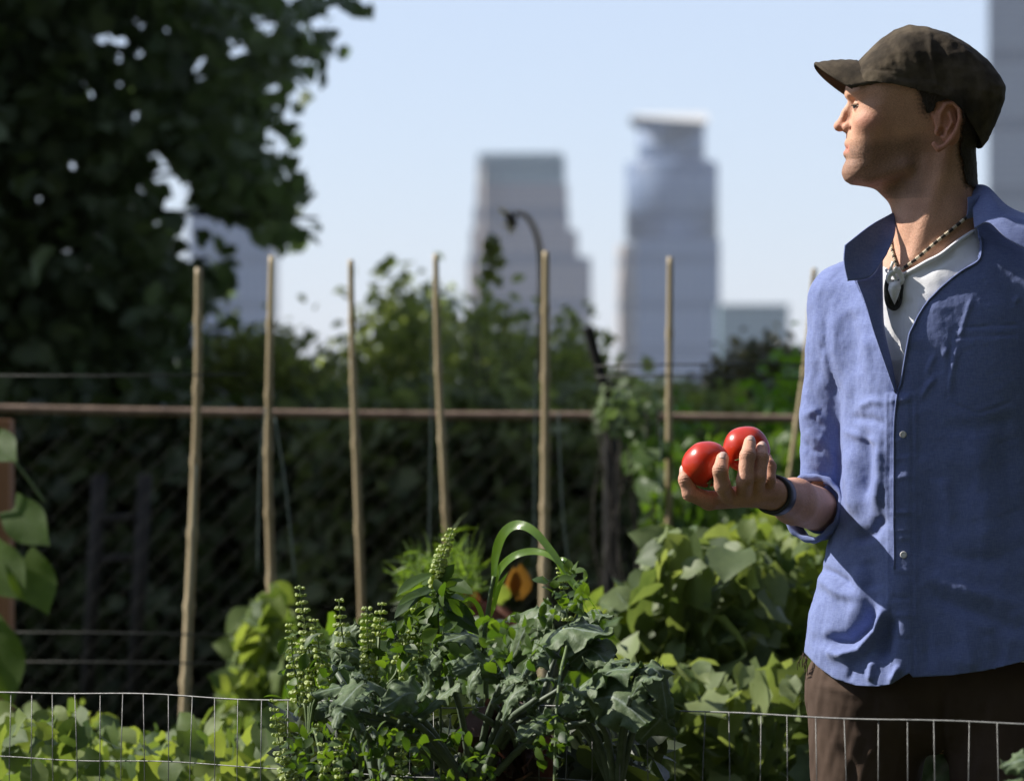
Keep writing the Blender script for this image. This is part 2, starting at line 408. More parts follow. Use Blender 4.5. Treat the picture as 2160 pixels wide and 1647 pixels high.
M = {}
def make_man():
    root = empty('person', (0.63, 6.0, 0), 'man in brown cap and open blue shirt looking left while holding two tomatoes', 'person')
    # skin
    t = NT('skin'); a = t.n('ShaderNodeAttribute', attribute_name='skincol'); n = t.noise(260, 4, .65); n2 = t.noise(22, 3)
    mx = t.n('ShaderNodeMix', data_type='RGBA', blend_type='MULTIPLY'); mx.inputs[0].default_value = 1
    t.l(a.outputs['Color'], mx.inputs[6]); t.l(t.ramp(n2, [(.3, (.82, .76, .74)), (.7, (1.1, 1.06, 1.04))]), mx.inputs[7])
    fz = t.noise(750, 3, .7); m2 = t.n('ShaderNodeMix', data_type='RGBA', blend_type='MULTIPLY'); m2.inputs[0].default_value = 1
    t.l(mx.outputs[2], m2.inputs[6]); t.l(t.ramp(fz, [(.3, (.72, .68, .66)), (.6, (1.12, 1.1, 1.1))]), m2.inputs[7])
    b = t.bsdf(m2.outputs[2], .6, 0, .3, t.bump(n, .5, .0018)); b.inputs['Subsurface Weight'].default_value = .08
    b.inputs['Subsurface Radius'].default_value = (.012, .005, .003); b.inputs['Subsurface Scale'].default_value = .6
    skin = t.end(b.outputs[0])
    V = []; F = []; off = 0
    def addm(v, f):
        nonlocal off
        V.append(v); F.append(f+off); off += len(v)
    v, f = snet(hn, (1730, 60, -300), (2330, 730, 260), 2.2, lip=1.8)
    # the head needs fine cells, the hidden chest does not
    addm(v, f)
    v, f = snet(arm_f, (1400, 880, -380), (1860, 1180, 180), 1.9); gn = grad(arm_f, v, 1.)
    for k, (pt, r) in FG.items():
        Q_ = [q(*a) for a in pt]
        for j in range(1, len(Q_)-1):
            ax_ = Q_[j+1]-Q_[j-1]; ax_ /= np.linalg.norm(ax_); rel = v-Q_[j]; s_ = rel@ax_; rd = np.linalg.norm(rel-s_[:, None]*ax_, axis=1)
            dd = np.where(rd < r[j]+4, -1.5*np.exp(-(s_/1.7)**2)-.8*np.exp(-((s_-5)/1.5)**2)-.8*np.exp(-((s_+5)/1.5)**2)+.9*np.exp(-(s_/9)**2), 0); v = v+gn*dd[:, None]
    addm(v, f)
    v, f = snet(larm_f, (2180, 1000, -260), (2400, 1700, 20), 4.0); addm(v, f)
    def low(p): return np.minimum(np.maximum(torso(p, -44), p[:, 1]-1330), legs_f(p, -22))
    v, f = snet(lambda p: np.maximum(low(p), 596-p[:, 1]), (1650, 580, -260), (2360, 2640, 260), 9.0); addm(v, f)
    V = np.concatenate(V); F = np.concatenate(F)
    col = np.tile(np.array([.58, .345, .235, 1.0]), (len(V), 1))
    am = np.abs(V[:, 2])
    def blend(m, c):
        m = np.clip(m, 0, 1)[:, None]; col[:, :3] = col[:, :3]*(1-m)+np.array(c)*m
    hd = V[:, 1] < 420
    lip = np.exp(-(((V[:, 1]-314-np.where(V[:, 1] > 314, 1, 0))/np.where(V[:, 1] > 314, 11, 8))**4))*(V[:, 0] < 1812)*(am < 36)*(V[:, 0] < 1798+am*.5)
    blend(lip*.8*hd, (.46, .17, .13))
    st = hd*np.clip((V[:, 1]-296-np.clip(V[:, 0]-1830, 0, 90)*-.15)/22, 0, 1)*np.clip((440-V[:, 1])/30, 0, 1)*np.clip((1965-V[:, 0])/40, 0, 1)
    blend(st*(.62+.2*sn(V, 7, 60, 2))*(1-lip), (.17, .115, .085))
    blend((V[:, 0] > 1950)*(am > 98)*(V[:, 1] < 335)*(V[:, 1] > 215)*.55, (.50, .20, .13))
    ck = np.exp(-((V[:, 0]-1820)/30)**2-((V[:, 1]-262)/22)**2)+np.exp(-((V[:, 0]-1768)/14)**2-((V[:, 1]-268)/14)**2)
    blend(hd*ck*.45, (.52, .20, .14))
    blend((V[:, 0] < 1700)*(V[:, 1] > 880)*(V[:, 1] < 1120)*.25, (.45, .22, .15))
    HRs = poly_sd([(1936,184),(1932,205),(1942,240),(1950,246),(1957,232),(1968,222),(1990,214),(2012,226),(2024,262),(2018,300),(2022,345),(2034,392),(2070,392),(2085,330),(2060,285),(2020,222),(1975,196)])
    hm_ = np.clip((HRs(V[:, 0], V[:, 1])+15+7*sn(V, 9, 50, 2))/15, 0, 1)*hd*np.where((np.abs(V[:, 0]-1986) < 32) & (np.abs(V[:, 1]-272) < 52) & (am > 99), 0, 1)
    blend(hm_*.8, (.045, .03, .02))
    body = mesh_obj('body', W(V), F, skin, root, attr={'skincol': ('C', col)})
    hv, hf = V, F
    # nails
    nm = simple('nail', (.52, .34, .27), (.58, .40, .32), 80, .3)
    for k, (pt, r) in FG.items():
        if k == 'pinky': continue
        a_, b_ = q(*pt[-2]), q(*pt[-1]); d = (b_-a_)/np.linalg.norm(b_-a_)
        nrm = np.array([0, 0, -1.]) if k != 'thumb' else np.array([-.8, -.1, -.6])
        nrm -= d*(nrm@d); nrm /= np.linalg.norm(nrm); s = np.cross(d, nrm); c = b_+nrm*(r[-1]+.2)-d*1
        pts = []
        for i in range(7):
            for j in range(7):
                x = (i/6-.5)*2; y = (j/6-.5)*2; wd = r[-1]*.62*(1-.18*max(y, 0)**2)
                pts.append(c+s*x*wd+d*y*r[-1]*.75-nrm*(x*x*r[-1]*.28+max(y, 0)**2*r[-1]*.22))
        ff = [(i*7+j, i*7+j+1, (i+1)*7+j+1, (i+1)*7+j) for i in range(6) for j in range(6)]
        solid(mesh_obj('fingernail', W(np.array(pts)), ff, nm, root), .0012)
    # eyes and brows
    ew = simple('eye_white', (.72, .68, .64), (.78, .75, .72), 40, .15); iris = simple('iris', (.05, .07, .09), (.10, .12, .13), 90, .1)
    browm = simple('brow_hair', (.10, .06, .035), (.22, .14, .08), 300, .8)
    for s in (-1, 1):
        mb = MB(); 
        for nme, c, r, mt in (('eyeball', (1812.5, 227, 35*s), 14.4, ew), ('iris', (1805, 227, 37*s), 9.4, iris)):
            m_ = MB(); pr = [(r*math.sin(t), -r*math.cos(t)) for t in np.linspace(.02, math.pi-.02, 14)]
            m_.lathe([(a_/PXM, z/PXM) for a_, z in pr], W(np.array(c)), 20)
            o = m_.build(nme, mt, root)
        m_ = MB()
        for i in range(95):
            t_ = random.random(); a0 = np.array([1790.5+t_*t_*19, 199.5-6*math.sin(t_*3)+random.uniform(-3, 3), s*(13+t_*44)])
            a0[0] -= 2
            m_.tube([W(a0), W(a0+np.array([1, -1.5, s*4.])), W(a0+np.array([4, -1., s*9.]))], [.0008, .0007, .0003], 4)
        m_.build('eyebrow', browm, root)
        m_ = MB()
        for i in range(16):
            t_ = i/15; a0 = np.array([1796+9*(t_*2-1)**2, 224, s*(22+t_*28)])
            m_.tube([W(a0), W(a0+np.array([-4, 1.5, s*2.]))], [.0013, .0005], 4)
        m_.build('eyelash', browm, root)
    # hair below the cap
    HR = poly_sd([(1936,184),(1932,205),(1942,240),(1950,246),(1957,232),(1968,222),(1990,214),(2012,226),(2024,262),(2018,300),(2022,345),(2034,392),(2070,392),(2085,330),(2060,285),(2020,222),(1975,196)])
    hairf = lambda p: smin(head_f(p), neck_f(p), 20)-4.5+1.2*sn(p, 9, 3, 2)
    v, f = snet(hairf, (1900, 120, -140), (2130, 400, 140), 3.2, lip=1.8)
    v, f = cut(v, f, lambda p: -HR(p[:, 0], p[:, 1])+6*sn(p*np.array([1, .5, 1]), 14, 6, 2))
    t = NT('hair'); n = t.noise(420, 4, .7, stretch=(1, 1, .35))
    hm = t.end(t.bsdf(t.ramp(n, [(.3, (.018, .012, .008)), (.7, (.06, .042, .028))]), .7, 0, .3, t.bump(n, .8, .004)).outputs[0])
    mesh_obj('hair', W(v), f, hm, root)
    # ---- shirt
    def shc():
        v, f = snet(shirt_f, (1640, 430, -330), (2400, 1500, 230), 4.4, lip=1.3)
        v = relax(v, f, 1, .4); n = grad(shirt_f, v, 2.0)
        pu, pv = proj(v); front = np.clip(-n[:, 2]*2+.6, 0, 1)
        d = np.zeros(len(v))
        S = lambda pts, sg, am, so=.25: stroke(pu, pv, pts, sg, am, so)
        tor = (cap_(v, (1778, 600, 100), (1738, 1078, 78), 72, 70) > 0)*1.0; slv = 1-tor
        FO = [  # big folds on the lit side
         ([(1832,900),(1834,985),(1829,1065)], 15, -9), ([(1866,925),(1869,1000),(1858,1085)], 12, 8), ([(1797,930),(1796,1010),(1815,1100)], 16, 7),
         ([(1790,880),(1850,885),(1885,900)], 9, -4), ([(1775,905),(1830,925),(1880,935)], 8, 3),
         ([(1880,1085),(1850,1125),(1800,1140)], 13, -8), ([(1720,1215),(1770,1250),(1825,1262)], 12, 6), ([(1722,1195),(1760,1212),(1800,1235)], 8, -6),
         ([(1722,1350),(1790,1352),(1836,1318),(1850,1265)], 13, -14), ([(1760,1385),(1820,1370),(1858,1330),(1876,1275)], 11, 13), ([(1740,1372),(1800,1385)], 10, 6),
         ([(1866,1400),(1880,1330),(1892,1290)], 15, -12), ([(1838,1440),(1846,1390)], 9, 6), ([(1790,1440),(1800,1400)], 7, -3), ([(1885,1440),(1905,1400)], 8, 8),
         ([(1815,1190),(1820,1260),(1790,1320)], 16, 6), ([(1836,1175),(1850,1250)], 18, -6),
         ([(1790,640),(1800,720),(1805,800)], 14, -4), ([(1760,640),(1766,740),(1790,850)], 12, 4), ([(1826,690),(1838,760),(1850,840)], 12, 3), ([(1812,860),(1850,845),(1880,850)], 8, 3.5),
         # shaded side
         ([(2052,622),(2036,672),(2022,720)], 4.5, 5), ([(2022,720),(2008,780),(1996,842)], 7, 5), ([(1976,745),(1962,770),(1958,790)], 5, 4),
         ([(1998,735),(1990,755)], 5, 4), ([(1944,842),(1956,818),(1974,795)], 5, 5), ([(2140,640),(2150,622)], 5, 4), ([(1968,620),(1975,690),(1985,760)], 26, 4),
         ([(1945,1228),(2000,1270),(2080,1300),(2175,1335)], 16, -9), ([(1940,1205),(2010,1240),(2100,1262),(2175,1280)], 16, 6), ([(1960,1160),(2040,1180),(2150,1185)], 18, -5),
         ([(1950,1000),(1975,1100),(1985,1190)], 16, -5), ([(1985,1000),(2005,1080),(2008,1110)], 12, 5), ([(2060,900),(2070,1050),(2090,1180)], 24, 7), ([(2120,860),(2125,1000),(2140,1150)], 22, -7),
         ([(1950,1300),(1962,1420)], 10, -4), ([(2040,1320),(2050,1420)], 16, 6), ([(2100,1310),(2110,1410)], 14, -6), ([(1970,905),(2060,900),(2160,880)], 16, -5)]
        for pts, sg, am in FO: d += S(pts, sg, am*(1.7 if pts[0][0] < 1930 else .8))*front*tor
        SF = [([(1712,868),(1722,892),(1742,905)], 6, -7), ([(1700,905),(1720,925),(1742,930)], 10, 7), ([(1697,930),(1712,950),(1740,955)], 6, -8), ([(1722,640),(1740,760),(1738,860)], 14, 5),
         ([(1752,640),(1762,760),(1764,870)], 9, -7), ([(1702,800),(1718,850),(1745,880)], 8, -5), ([(1690,880),(1730,860)], 8, 5), ([(1745,930),(1760,980),(1742,1040)], 9, 6),
         ([(1700,985),(1735,1000),(1765,1030)], 7, -5), ([(1730,730),(1760,745)], 9, -4), ([(1710,700),(1725,760),(1722,820)], 10, -4)]
        for pts, sg, am in SF: d += S(pts, sg, am*.65)*front*slv
        sh_ = 1-.75*np.clip((pu-1935)/45, 0, 1)*np.clip((1000-pv)/150, 0, 1)
        d += 3.2*sh_*sn(v, 150, 5, 2)+1.2*sh_*sn(v*np.array([1, .55, 1]), 50, 9, 2)+.7*sn(v*np.array([1, .8, 1]), 17, 12, 2)
        d += 24*np.exp(-((pu-1886)/56)**2)*np.clip((pv-600)/120, 0, 1)*(1-.5*np.clip((pv-1250)/150, 0, 1))*front*tor
        # placket and its stitched seams
        pl = 1/(1+np.exp(-(pu-1881)/1.6))*1/(1+np.exp((pu-1936)/1.6))*(pv > 832)*front
        d += 3.6*pl
        d -= 2.6*np.exp(-((pu-1930)/3)**2)*(pv > 832)*front; d -= 1.5*np.exp(-((pu-1888)/2.2)**2)*(pv > 832)*front
        d += S([(1884,1082),(1932,1080)], 4, 3)*front+S([(1884,846),(1930,842)], 6, 4)*front
        for yy in (930, 968, 1010, 1120, 1135, 1200, 1260, 1300, 1345): d += S([(1886,yy),(1930,yy+random.uniform(-8, 8))], 5, random.choice([-2, 2, 2.2]))*front
        # pocket
        for pts in ([(2008,692),(2150,684)], [(2011,712),(2150,705)], [(2009,692),(1996,845)], [(1996,845),(2062,872),(2138,846)]): d -= S(pts, 2.4, 2.2, .05)*front
        d += S([(1999,700),(1988,842)], 9, 1.5)*front
        d += .4*(1/(1+np.exp(-(pu-(2030-(pv-690)*.22))/1.5)))*(pu < 2152)*(1/(1+np.exp(-(pv-690)/1.5)))*(1/(1+np.exp((pv-862)/1.5)))*front
        v = v+n*d[:, None]
        back = lambda p: p[:, 2]-(p[:, 0]-1990)*(-.35)
        VO = poly_sd([(1893,832),(1885,823),(1866,769),(1842,699),(1822,636),(1800,588),(1820,500),(1880,430),(1960,400),(2070,395),(2078,450),(2062,480),(2068,510),(2064,547),(2026,571),(1981,608),(1947,647),(1923,690),(1914,717),(1899,805)])
        def cV(p):
            pu, pv = proj(p); c = VO(pu, pv)
            return np.where(p[:, 2] < 10+(p[:, 0]-1990)*-.3, c, -30)
        v, f = cut(v, f, cV)
        hx = [1600, 1687, 1695, 1724, 1760, 1804, 1844, 1880, 1909, 1921, 1924, 2004, 2077, 2160, 2240, 2330, 2420]
        hy = [1340, 1356, 1374, 1405, 1431, 1445, 1448, 1443, 1424, 1418, 1428, 1424, 1414, 1394, 1360, 1340, 1350]
        def cH(p):
            pu, pv = proj(p); y = np.interp(pu, hx, hy)
            return np.where(p[:, 2] < (p[:, 0]-1990)*-.46, pv-y, np.maximum(pv-y, pv-1400-25*np.cos((pu-1990)/150)))
        v, f = cut(v, f, cH)
        ax = (WR-EL)/np.linalg.norm(WR-EL)      # open the sleeves at the elbows
        v, f = cut(v, f, lambda p: np.where(cap_(p, EL, WR, 62, 62) < 0, (p-EL)@ax-46, -50))
        v, f = cut(v, f, lambda p: np.where(p[:, 0] > 2225, p[:, 1]-1095, -50))
        return v, f
    v, f = shc()
    t = NT('chambray'); tc = t.n('ShaderNodeTexCoord')
    w1 = t.noise(900, 2, .5, stretch=(1, 1, .12)); w2 = t.noise(900, 2, .5, stretch=(.12, .12, 1)); big = t.noise(9, 4, .6)
    ad = t.n('ShaderNodeMath', operation='ADD'); t.l(w1, ad.inputs[0]); t.l(w2, ad.inputs[1])
    hf_ = t.n('ShaderNodeMath', operation='MULTIPLY'); t.l(ad.outputs[0], hf_.inputs[0]); hf_.inputs[1].default_value = .5
    c = t.ramp(hf_.outputs[0], [(.38, (.128, .163, .340)), (.62, (.178, .222, .412))])
    mx = t.n('ShaderNodeMix', data_type='RGBA', blend_type='MULTIPLY'); mx.inputs[0].default_value = 1
    t.l(c, mx.inputs[6]); t.l(t.ramp(big, [(.3, (.94, .94, .96)), (.7, (1.05, 1.04, 1.03))]), mx.inputs[7])
    wr = t.noise(38, 4, .6, stretch=(1, 1, .6))
    bp = t.n('ShaderNodeBump'); bp.inputs['Strength'].default_value = .35; bp.inputs['Distance'].default_value = .004; t.l(wr, bp.inputs['Height'])
    bp2 = t.n('ShaderNodeBump'); bp2.inputs['Strength'].default_value = .3; bp2.inputs['Distance'].default_value = .0006
    t.l(hf_.outputs[0], bp2.inputs['Height']); t.l(bp.outputs[0], bp2.inputs['Normal'])
    bs = t.bsdf(mx.outputs[2], .85, 0, .2, bp2.outputs[0]); bs.inputs['Sheen Weight'].default_value = .15
    cloth = t.end(bs.outputs[0]); M['cloth'] = cloth
    shirt = solid(mesh_obj('shirt', W(v), f, cloth, root), .0018, -1)
    bvh = BVHTree.FromPolygons([Vector(x) for x in W(v)], f.tolist())
    def hit(u, vv, tree=None, lift=0.0):
        d = (P(u, vv, 6)-Vector((0, 0, CAMZ))).normalized()
        h = (tree or bvh).ray_cast(Vector((0, 0, CAMZ)), d)
        if h[0] is None: return None, None
        n = h[1] if h[1].dot(d) < 0 else -h[1]
        return h[0]+n*lift, n
    # rolled cuffs
    def cuff(c, ax, r0, nm_seed, ln=34):
        ax = ax/np.linalg.norm(ax); ref = np.array([0, 1., 0]); s = np.cross(ax, ref); s /= np.linalg.norm(s); u_ = np.cross(s, ax)
        prof = [(-ln, -7), (-ln*.9, 0), (-ln*.6, 4), (-ln*.3, 3), (-2, 6), (3, 4), (5, -1), (2, -5), (-8, -6), (-ln*.7, -9)]
        n = 90; vv = []; ff = []
        for i, (x, dr) in enumerate(prof):
            for k in range(n):
                an = 2*math.pi*k/n
                wob = 2.6*math.sin(3*an+nm_seed+i*.25)+1.8*math.sin(7*an+i*.6+nm_seed)+1.1*math.sin(13*an-i*.8)
                rr = r0+dr+wob*.8; lean = 5*math.sin(2*an+nm_seed)
                vv.append(c+ax*(x+lean)+(s*math.cos(an)*1.0+u_*math.sin(an)*1.06)*rr)
        m = len(prof)
        for i in range(m): 
            for k in range(n): ff.append((i*n+k, i*n+(k+1) % n, ((i+1) % m)*n+(k+1) % n, ((i+1) % m)*n+k))
        return mesh_obj('cuff', W(np.array(vv)), ff, cloth, root)
    ax = WR-EL; L = np.linalg.norm(ax)
    cuff(EL+ax/L*60, ax+np.array([0, 0, 60.]), 63, 0.7, 58)
    cuff(LS[-1]+np.array([0, 10, 0]), np.array([0, 1, -.12]), 60, 2.0, 40)
    # a flap of sleeve hanging at the elbow
    pv_, pf_ = patch([[q(1700,1094,20), q(1722,1100,-10), q(1745,1098,-20)], [q(1704,1135,30), q(1722,1130,-5), q(1742,1130,-12)], [q(1716,1165,40), q(1728,1172,15), q(1736,1160,5)]], 14, 14)
    # collar wings
    cg = [[[(1887,447,-4), (1838,474,-56), (1782,517,-100)], [(1888,492,-40), (1836,528,-66), (1780,553,-108)], [(1870,536,-72), (1836,583,-90), (1788,593,-114)]],
          [[(2050,392,-20), (2082,394,-50), (2128,437,-96), (2190,462,-120)], [(2052,436,-80), (2090,428,-110), (2128,462,-150), (2190,480,-168)], [(2056,482,-118), (2086,470,-146), (2126,504,-178), (2190,540,-196)]]]
    mb = MB()
    for c_ in cg:
        pv_, pf_ = patch([[q(*a_) for a_ in r] for r in c_], 26, 26); 
        pv_ = pv_+np.array([0, 0, 1.])[None]*(1.5*sn(pv_, 40, 4, 2))[:, None]
        mb.add(W(pv_), pf_)
    # band round the back of the neck joining both wings
    ba = []
    for k in range(25):
        an = math.radians(-62+k*(304-62*0)/24*.93)
        for j in range(5):
            r = 96+3*math.sin(j*.8)+j*1.5
            x = 1984+math.cos(an)*r; w_ = math.sin(an)*r
            ba.append((x, 462+(x-1984)*-.28-j*11+16, w_))
    bf = [(k*5+j, k*5+j+1, (k+1)*5+j+1, (k+1)*5+j) for k in range(17) for j in range(4)]
    mb.add(W(np.array(ba)), bf)
    solid(mb.build('collar', cloth, root), .0022)
    # turned-in front edge on his right side
    pv_, pf_ = patch([[q(1804,588,-96), q(1824,637,-118), q(1843,699,-132), q(1867,769,-146), q(1888,828,-158)],
                      [q(1834,580,-72), q(1846,637,-94), q(1860,700,-112), q(1877,770,-132), q(1890,830,-146)],
                      [q(1862,545,-58), q(1862,637,-72), q(1866,700,-96), q(1882,772,-122), q(1893,832,-140)]], 30, 12)
    solid(mesh_obj('lapel', W(pv_), pf_, cloth, root), .0016)
    # stitched edge along his left front
    eg = [(2058,484),(2067,512),(2062,549),(2025,573),(1980,610),(1946,649),(1922,692),(1913,719),(1898,806),(1890,835),(1884,900),(1883,1000),(1883,1100),(1884,1200)]
    pts = [hit(a_+1.6, b_, lift=.0012)[0] for a_, b_ in [tuple(x) for x in crv([(a_+1, b_, 0) for a_, b_ in eg], 90)[:, :2]]]
    pts = [p_ for p_ in pts if p_ is not None]
    if len(pts) > 10:
        pts = [pts[0]]+[p_ for i, p_ in enumerate(pts[1:]) if abs(p_.y-pts[i].y) < .03]
        m_ = MB(); m_.tube(crv(pts, 120), .0016, 6); m_.build('front_seam', cloth, root)
    bt = simple('shell_button', (.62, .60, .56), (.75, .73, .70), 60, .3)
    for (a_, b_) in [(1905, 916), (1906, 1170)]:
        h, n = hit(a_, b_)
        if h is None: continue
        m_ = MB(); m_.lathe([(.0006,.0022),(.0030,.0018),(.0042,.0024),(.0050,.0016),(.0050,-.001)], (0, 0, 0), 24)
        vv = np.concatenate(m_.v); R = n.to_track_quat('Z', 'Y').to_matrix()
        vv = np.array([tuple(R@Vector(x)+h) for x in vv]); mesh_obj('button', vv, m_.f, bt, root)
    # ---- t-shirt
    ts = lambda p: smin(torso(p, np.interp(p[:, 1], [450, 760, 860], [-9., -10., -30.])), cap_(p, (1800, 640, 90), (2180, 640, -90), 38, 38), 30)
    v, f = snet(ts, (1700, 440, -280), (2320, 1400, 260), 5.0)
    n = grad(ts, v, 2.0); pu, pv = proj(v)
    d = 1.5*sn(v, 60, 21, 2)-8*np.clip((2015-pu)/115, 0, 1)*np.clip((pv-585)/50, 0, 1)*np.clip((900-pv)/100, 0, 1)*(n[:, 2] < 0)
    for pts, sg, am in [([(1905,575),(1950,560),(2010,520),(2050,498)], 5, 5), ([(1930,590),(1980,560),(2030,530)], 5, -3), ([(1900,600),(1935,640),(1930,700)], 10, 4), ([(1890,640),(1895,740)], 10, -4), ([(1985,560),(1955,640)], 34, 4)]:
        d += stroke(pu, pv, pts, sg, am)
    v = v+n*d[:, None]
    nk = lambda p: (lambda a: np.interp(a[0], [1700, 1860, 1880, 1900, 1925, 1985, 2050, 2100, 2400], [560, 560, 572, 577, 566, 533, 486, 460, 440])-a[1])(proj(p))
    v, f = cut(v, f, nk)
    v, f = cut(v, f, lambda p: p[:, 1]-1385)
    t = NT('white_cotton'); n_ = t.noise(500, 3); tm = t.end(t.bsdf((.78, .78, .80), .85, 0, .2, t.bump(n_, .3, .001)).outputs[0])
    solid(mesh_obj('undershirt', W(v), f, tm, root), .0018, -1)
    tb = BVHTree.FromPolygons([Vector(x) for x in W(v)], f.tolist()); sb = BVHTree.FromPolygons([Vector(x) for x in W(hv)], hf.tolist())
    nkp = [(1868,566),(1880,573),(1900,578),(1925,567),(1955,550),(1985,534),(2020,508),(2052,486)]
    pts = [hit(a_, b_+3, tb, .0008)[0] for a_, b_ in nkp]; pts = [p_ for p_ in pts if p_ is not None]
    m_ = MB(); m_.tube(crv(pts, 50), .0032, 8); m_.build('neckband', tm, root)
    # ---- necklace
    dk = simple('dark_bead', (.012, .010, .008), (.04, .03, .02), 90, .35); lt = simple('bone_bead', (.52, .44, .30), (.68, .60, .46), 90, .4)
    sv = simple('silver_wrap', (.72, .71, .68), (.86, .85, .82), 200, .35, .15); st_ = simple('black_cord', (.01, .01, .01), (.03, .03, .03), 200, .5)
    def nearhit(u_, v_, lift):
        hs = [h for h in (hit(u_, v_, tb, lift), hit(u_, v_, sb, lift)) if h[0] is not None]
        return min(hs, key=lambda h: h[0].y)[0] if hs else None
    NB = [(2066,420,0),(2042,453,0),(2010,482,0),(1975,511,0),(1945,537,0),(1917,560,0),(1902,571,0)]
    cp = crv(NB, 400); seg = np.r_[0, np.cumsum(np.linalg.norm(np.diff(cp, axis=0), axis=1))]
    mD, mL = MB(), MB(); s_ = 0; k = 0; line = []
    while s_ < seg[-1]:
        i = np.searchsorted(seg, s_); i = min(i, len(cp)-1); p3 = nearhit(cp[i][0], cp[i][1], .0028)
        if p3 is not None: line.append(p3)
        s_ += 3.3
    line = [p_ for i, p_ in enumerate(line) if i == 0 or abs(p_.y-line[i-1].y) < .02]
    for i in range(len(line)-1):
        a_, b_ = line[i], line[i+1]; g = (mL if (i//3) % 2 else mD)
        g.tube([a_, a_*.7+b_*.3, a_*.3+b_*.7, b_], [.0016, .0027, .0027, .0016], 8)
    NB2 = [(1883,498,0),(1885,530,0),(1891,556,0),(1898,572,0)]
    ln2 = [nearhit(a_[0], a_[1], .0028) for a_ in crv(NB2, 20)]; ln2 = [p_ for p_ in ln2 if p_ is not None]
    for i in range(len(ln2)-1): (mL if i % 3 else mD).tube([ln2[i], (ln2[i]+ln2[i+1])/2, ln2[i+1]], [.0016, .0026, .0016], 8)
    nl = mD.build('necklace', dk, root); mL.build('bead', lt, nl)
    # pendant
    c0 = nearhit(1893, 590, .004)
    y0 = c0.y if c0 else 5.87
    def PP(a_, b_, dy=0): return P(a_, b_, y0+dy)
    m_ = MB()
    for (pts, r) in [([(1900,568),(1880,576),(1874,590),(1888,604)], .0040), ([(1886,564),(1899,578),(1902,594),(1884,606)], .0040), ([(1880,572),(1890,590),(1880,602)], .0024), ([(1884,552),(1878,570),(1874,590),(1880,604)], .0022)]:
        m_.tube(crv([PP(a_, b_, -.010+.002*i) for i, (a_, b_) in enumerate(pts)], 14), r, 8)
    vv = []; 
    out = [(1876,596),(1896,592),(1901,606),(1895,626),(1887,643),(1879,627),(1873,611)]
    for dy in (-.014, -.004):
        for a_, b_ in out: vv.append(PP(a_ if dy < -.005 else a_, b_, dy))
    vv = [tuple(x) for x in vv]; n7 = len(out)
    mid = [tuple(PP(1885, 612, -.019))]
    m_.add(vv+mid, [(i, (i+1) % n7, 2*n7) for i in range(n7)]+[(i, i+n7, (i+1) % n7+n7, (i+1) % n7) for i in range(n7)])
    m_.build('pendant', sv, nl)
    m_ = MB(); m_.tube(crv([PP(1900,585,-.002), PP(1903,610,-.003), PP(1898,640,-.003), PP(1886,652,-.003), PP(1872,642,-.003), PP(1868,612,-.003), PP(1871,590,-.003)], 30), .0026, 8)
    m_.add([tuple(PP(a_, b_, -.001)) for a_, b_ in [(1871,590),(1901,590),(1902,620),(1895,646),(1886,651),(1873,642),(1868,615)]], [tuple(range(7))])
    m_.build('cord', st_, nl)
    # ---- watch
    wm = simple('rubber_strap', (.012, .013, .014), (.03, .03, .032), 60, .45)
    ax = (WR-EL)/L; c = WR-ax*20; s = np.cross(ax, [0, 1., 0]); s /= np.linalg.norm(s); u_ = np.cross(s, ax)
    prof = [(-19, -1), (-20, 3), (-17, 6), (17, 6), (20, 3), (19, -1)]; n = 60; vv = []; ff = []
    def rad(d):
        r = 30.0
        while forearm_arm(np.array([c+d*r]))[0] < 0 and r < 60: r += .7
        return r
    forearm_arm = arm_f
    rs = [rad(s*math.cos(2*math.pi*k/n)+u_*math.sin(2*math.pi*k/n)) for k in range(n)]
    for x, dr in prof:
        for k in range(n):
            an = 2*math.pi*k/n; vv.append(c+ax*x+(s*math.cos(an)+u_*math.sin(an))*(min(rs[k], 50)+dr+.5))
    for i in range(5):
        for k in range(n): ff.append((i*n+k, i*n+(k+1) % n, (i+1)*n+(k+1) % n, (i+1)*n+k))
    wo = mesh_obj('wristwatch', W(np.array(vv)), ff, wm, root)
    # ---- trousers
    def pf(p): return legs_f(p, 4)
    v, f = snet(pf, (1640, 1270, -280), (2360, 2680, 280), 6.5)
    n = grad(pf, v, 2.); pu, pv = proj(v)
    d = 3*sn(v*np.array([1, .4, 1]), 120, 31, 2)+1.6*sn(v*np.array([1, .7, 1]), 40, 32, 2)
    for pts, sg, am in [([(1790,1540),(1830,1560),(1880,1640)], 9, 5), ([(1770,1560),(1800,1620),(1810,1700)], 9, -5), ([(1860,1560),(1830,1600)], 7, 4), ([(1990,1440),(1985,1700)], 8, -9), ([(1720,1440),(1830,1470)], 8, 4)]:
        d += stroke(pu, pv, pts, sg, am)*(n[:, 2] < .2)
    v = v+n*d[:, None]; v, f = cut(v, f, lambda p: p[:, 1]-2600); v, f = cut(v, f, lambda p: 1330-p[:, 1])
    t = NT('brown_canvas'); n_ = t.noise(700, 3, .6); n2 = t.noise(10, 4)
    pm = t.end(t.bsdf(t.ramp(n2, [(.3, (.060, .040, .030)), (.7, (.095, .064, .047))]), .9, 0, .15, t.bump(n_, .4, .001)).outputs[0])
    solid(mesh_obj('trousers', W(v), f, pm, root), .003, -1)
    bm_ = simple('boot_leather', (.05, .03, .02), (.09, .055, .035), 30, .6)
    hip = np.array([1975, 1440, 10.])
    for s in (-1, 1):
        a0 = hip+BL*s*160+np.array([0, 1215, 20]); 
        def bf_(p):
            g = smin(cap_(p, a0+[0, -60, 0], a0+[0, 20, 0], 60, 58), cap_(p, a0+BF*-10+[0, 28, 0], a0+BF*175+[0, 38, 0], 52, 40), 30)
            return np.maximum(g, p[:, 1]-2718)
        v, f = snet(bf_, (1600, 2500, -360), (2420, 2740, 260), 6.0); mesh_obj('boot', W(v), f, bm_, root)
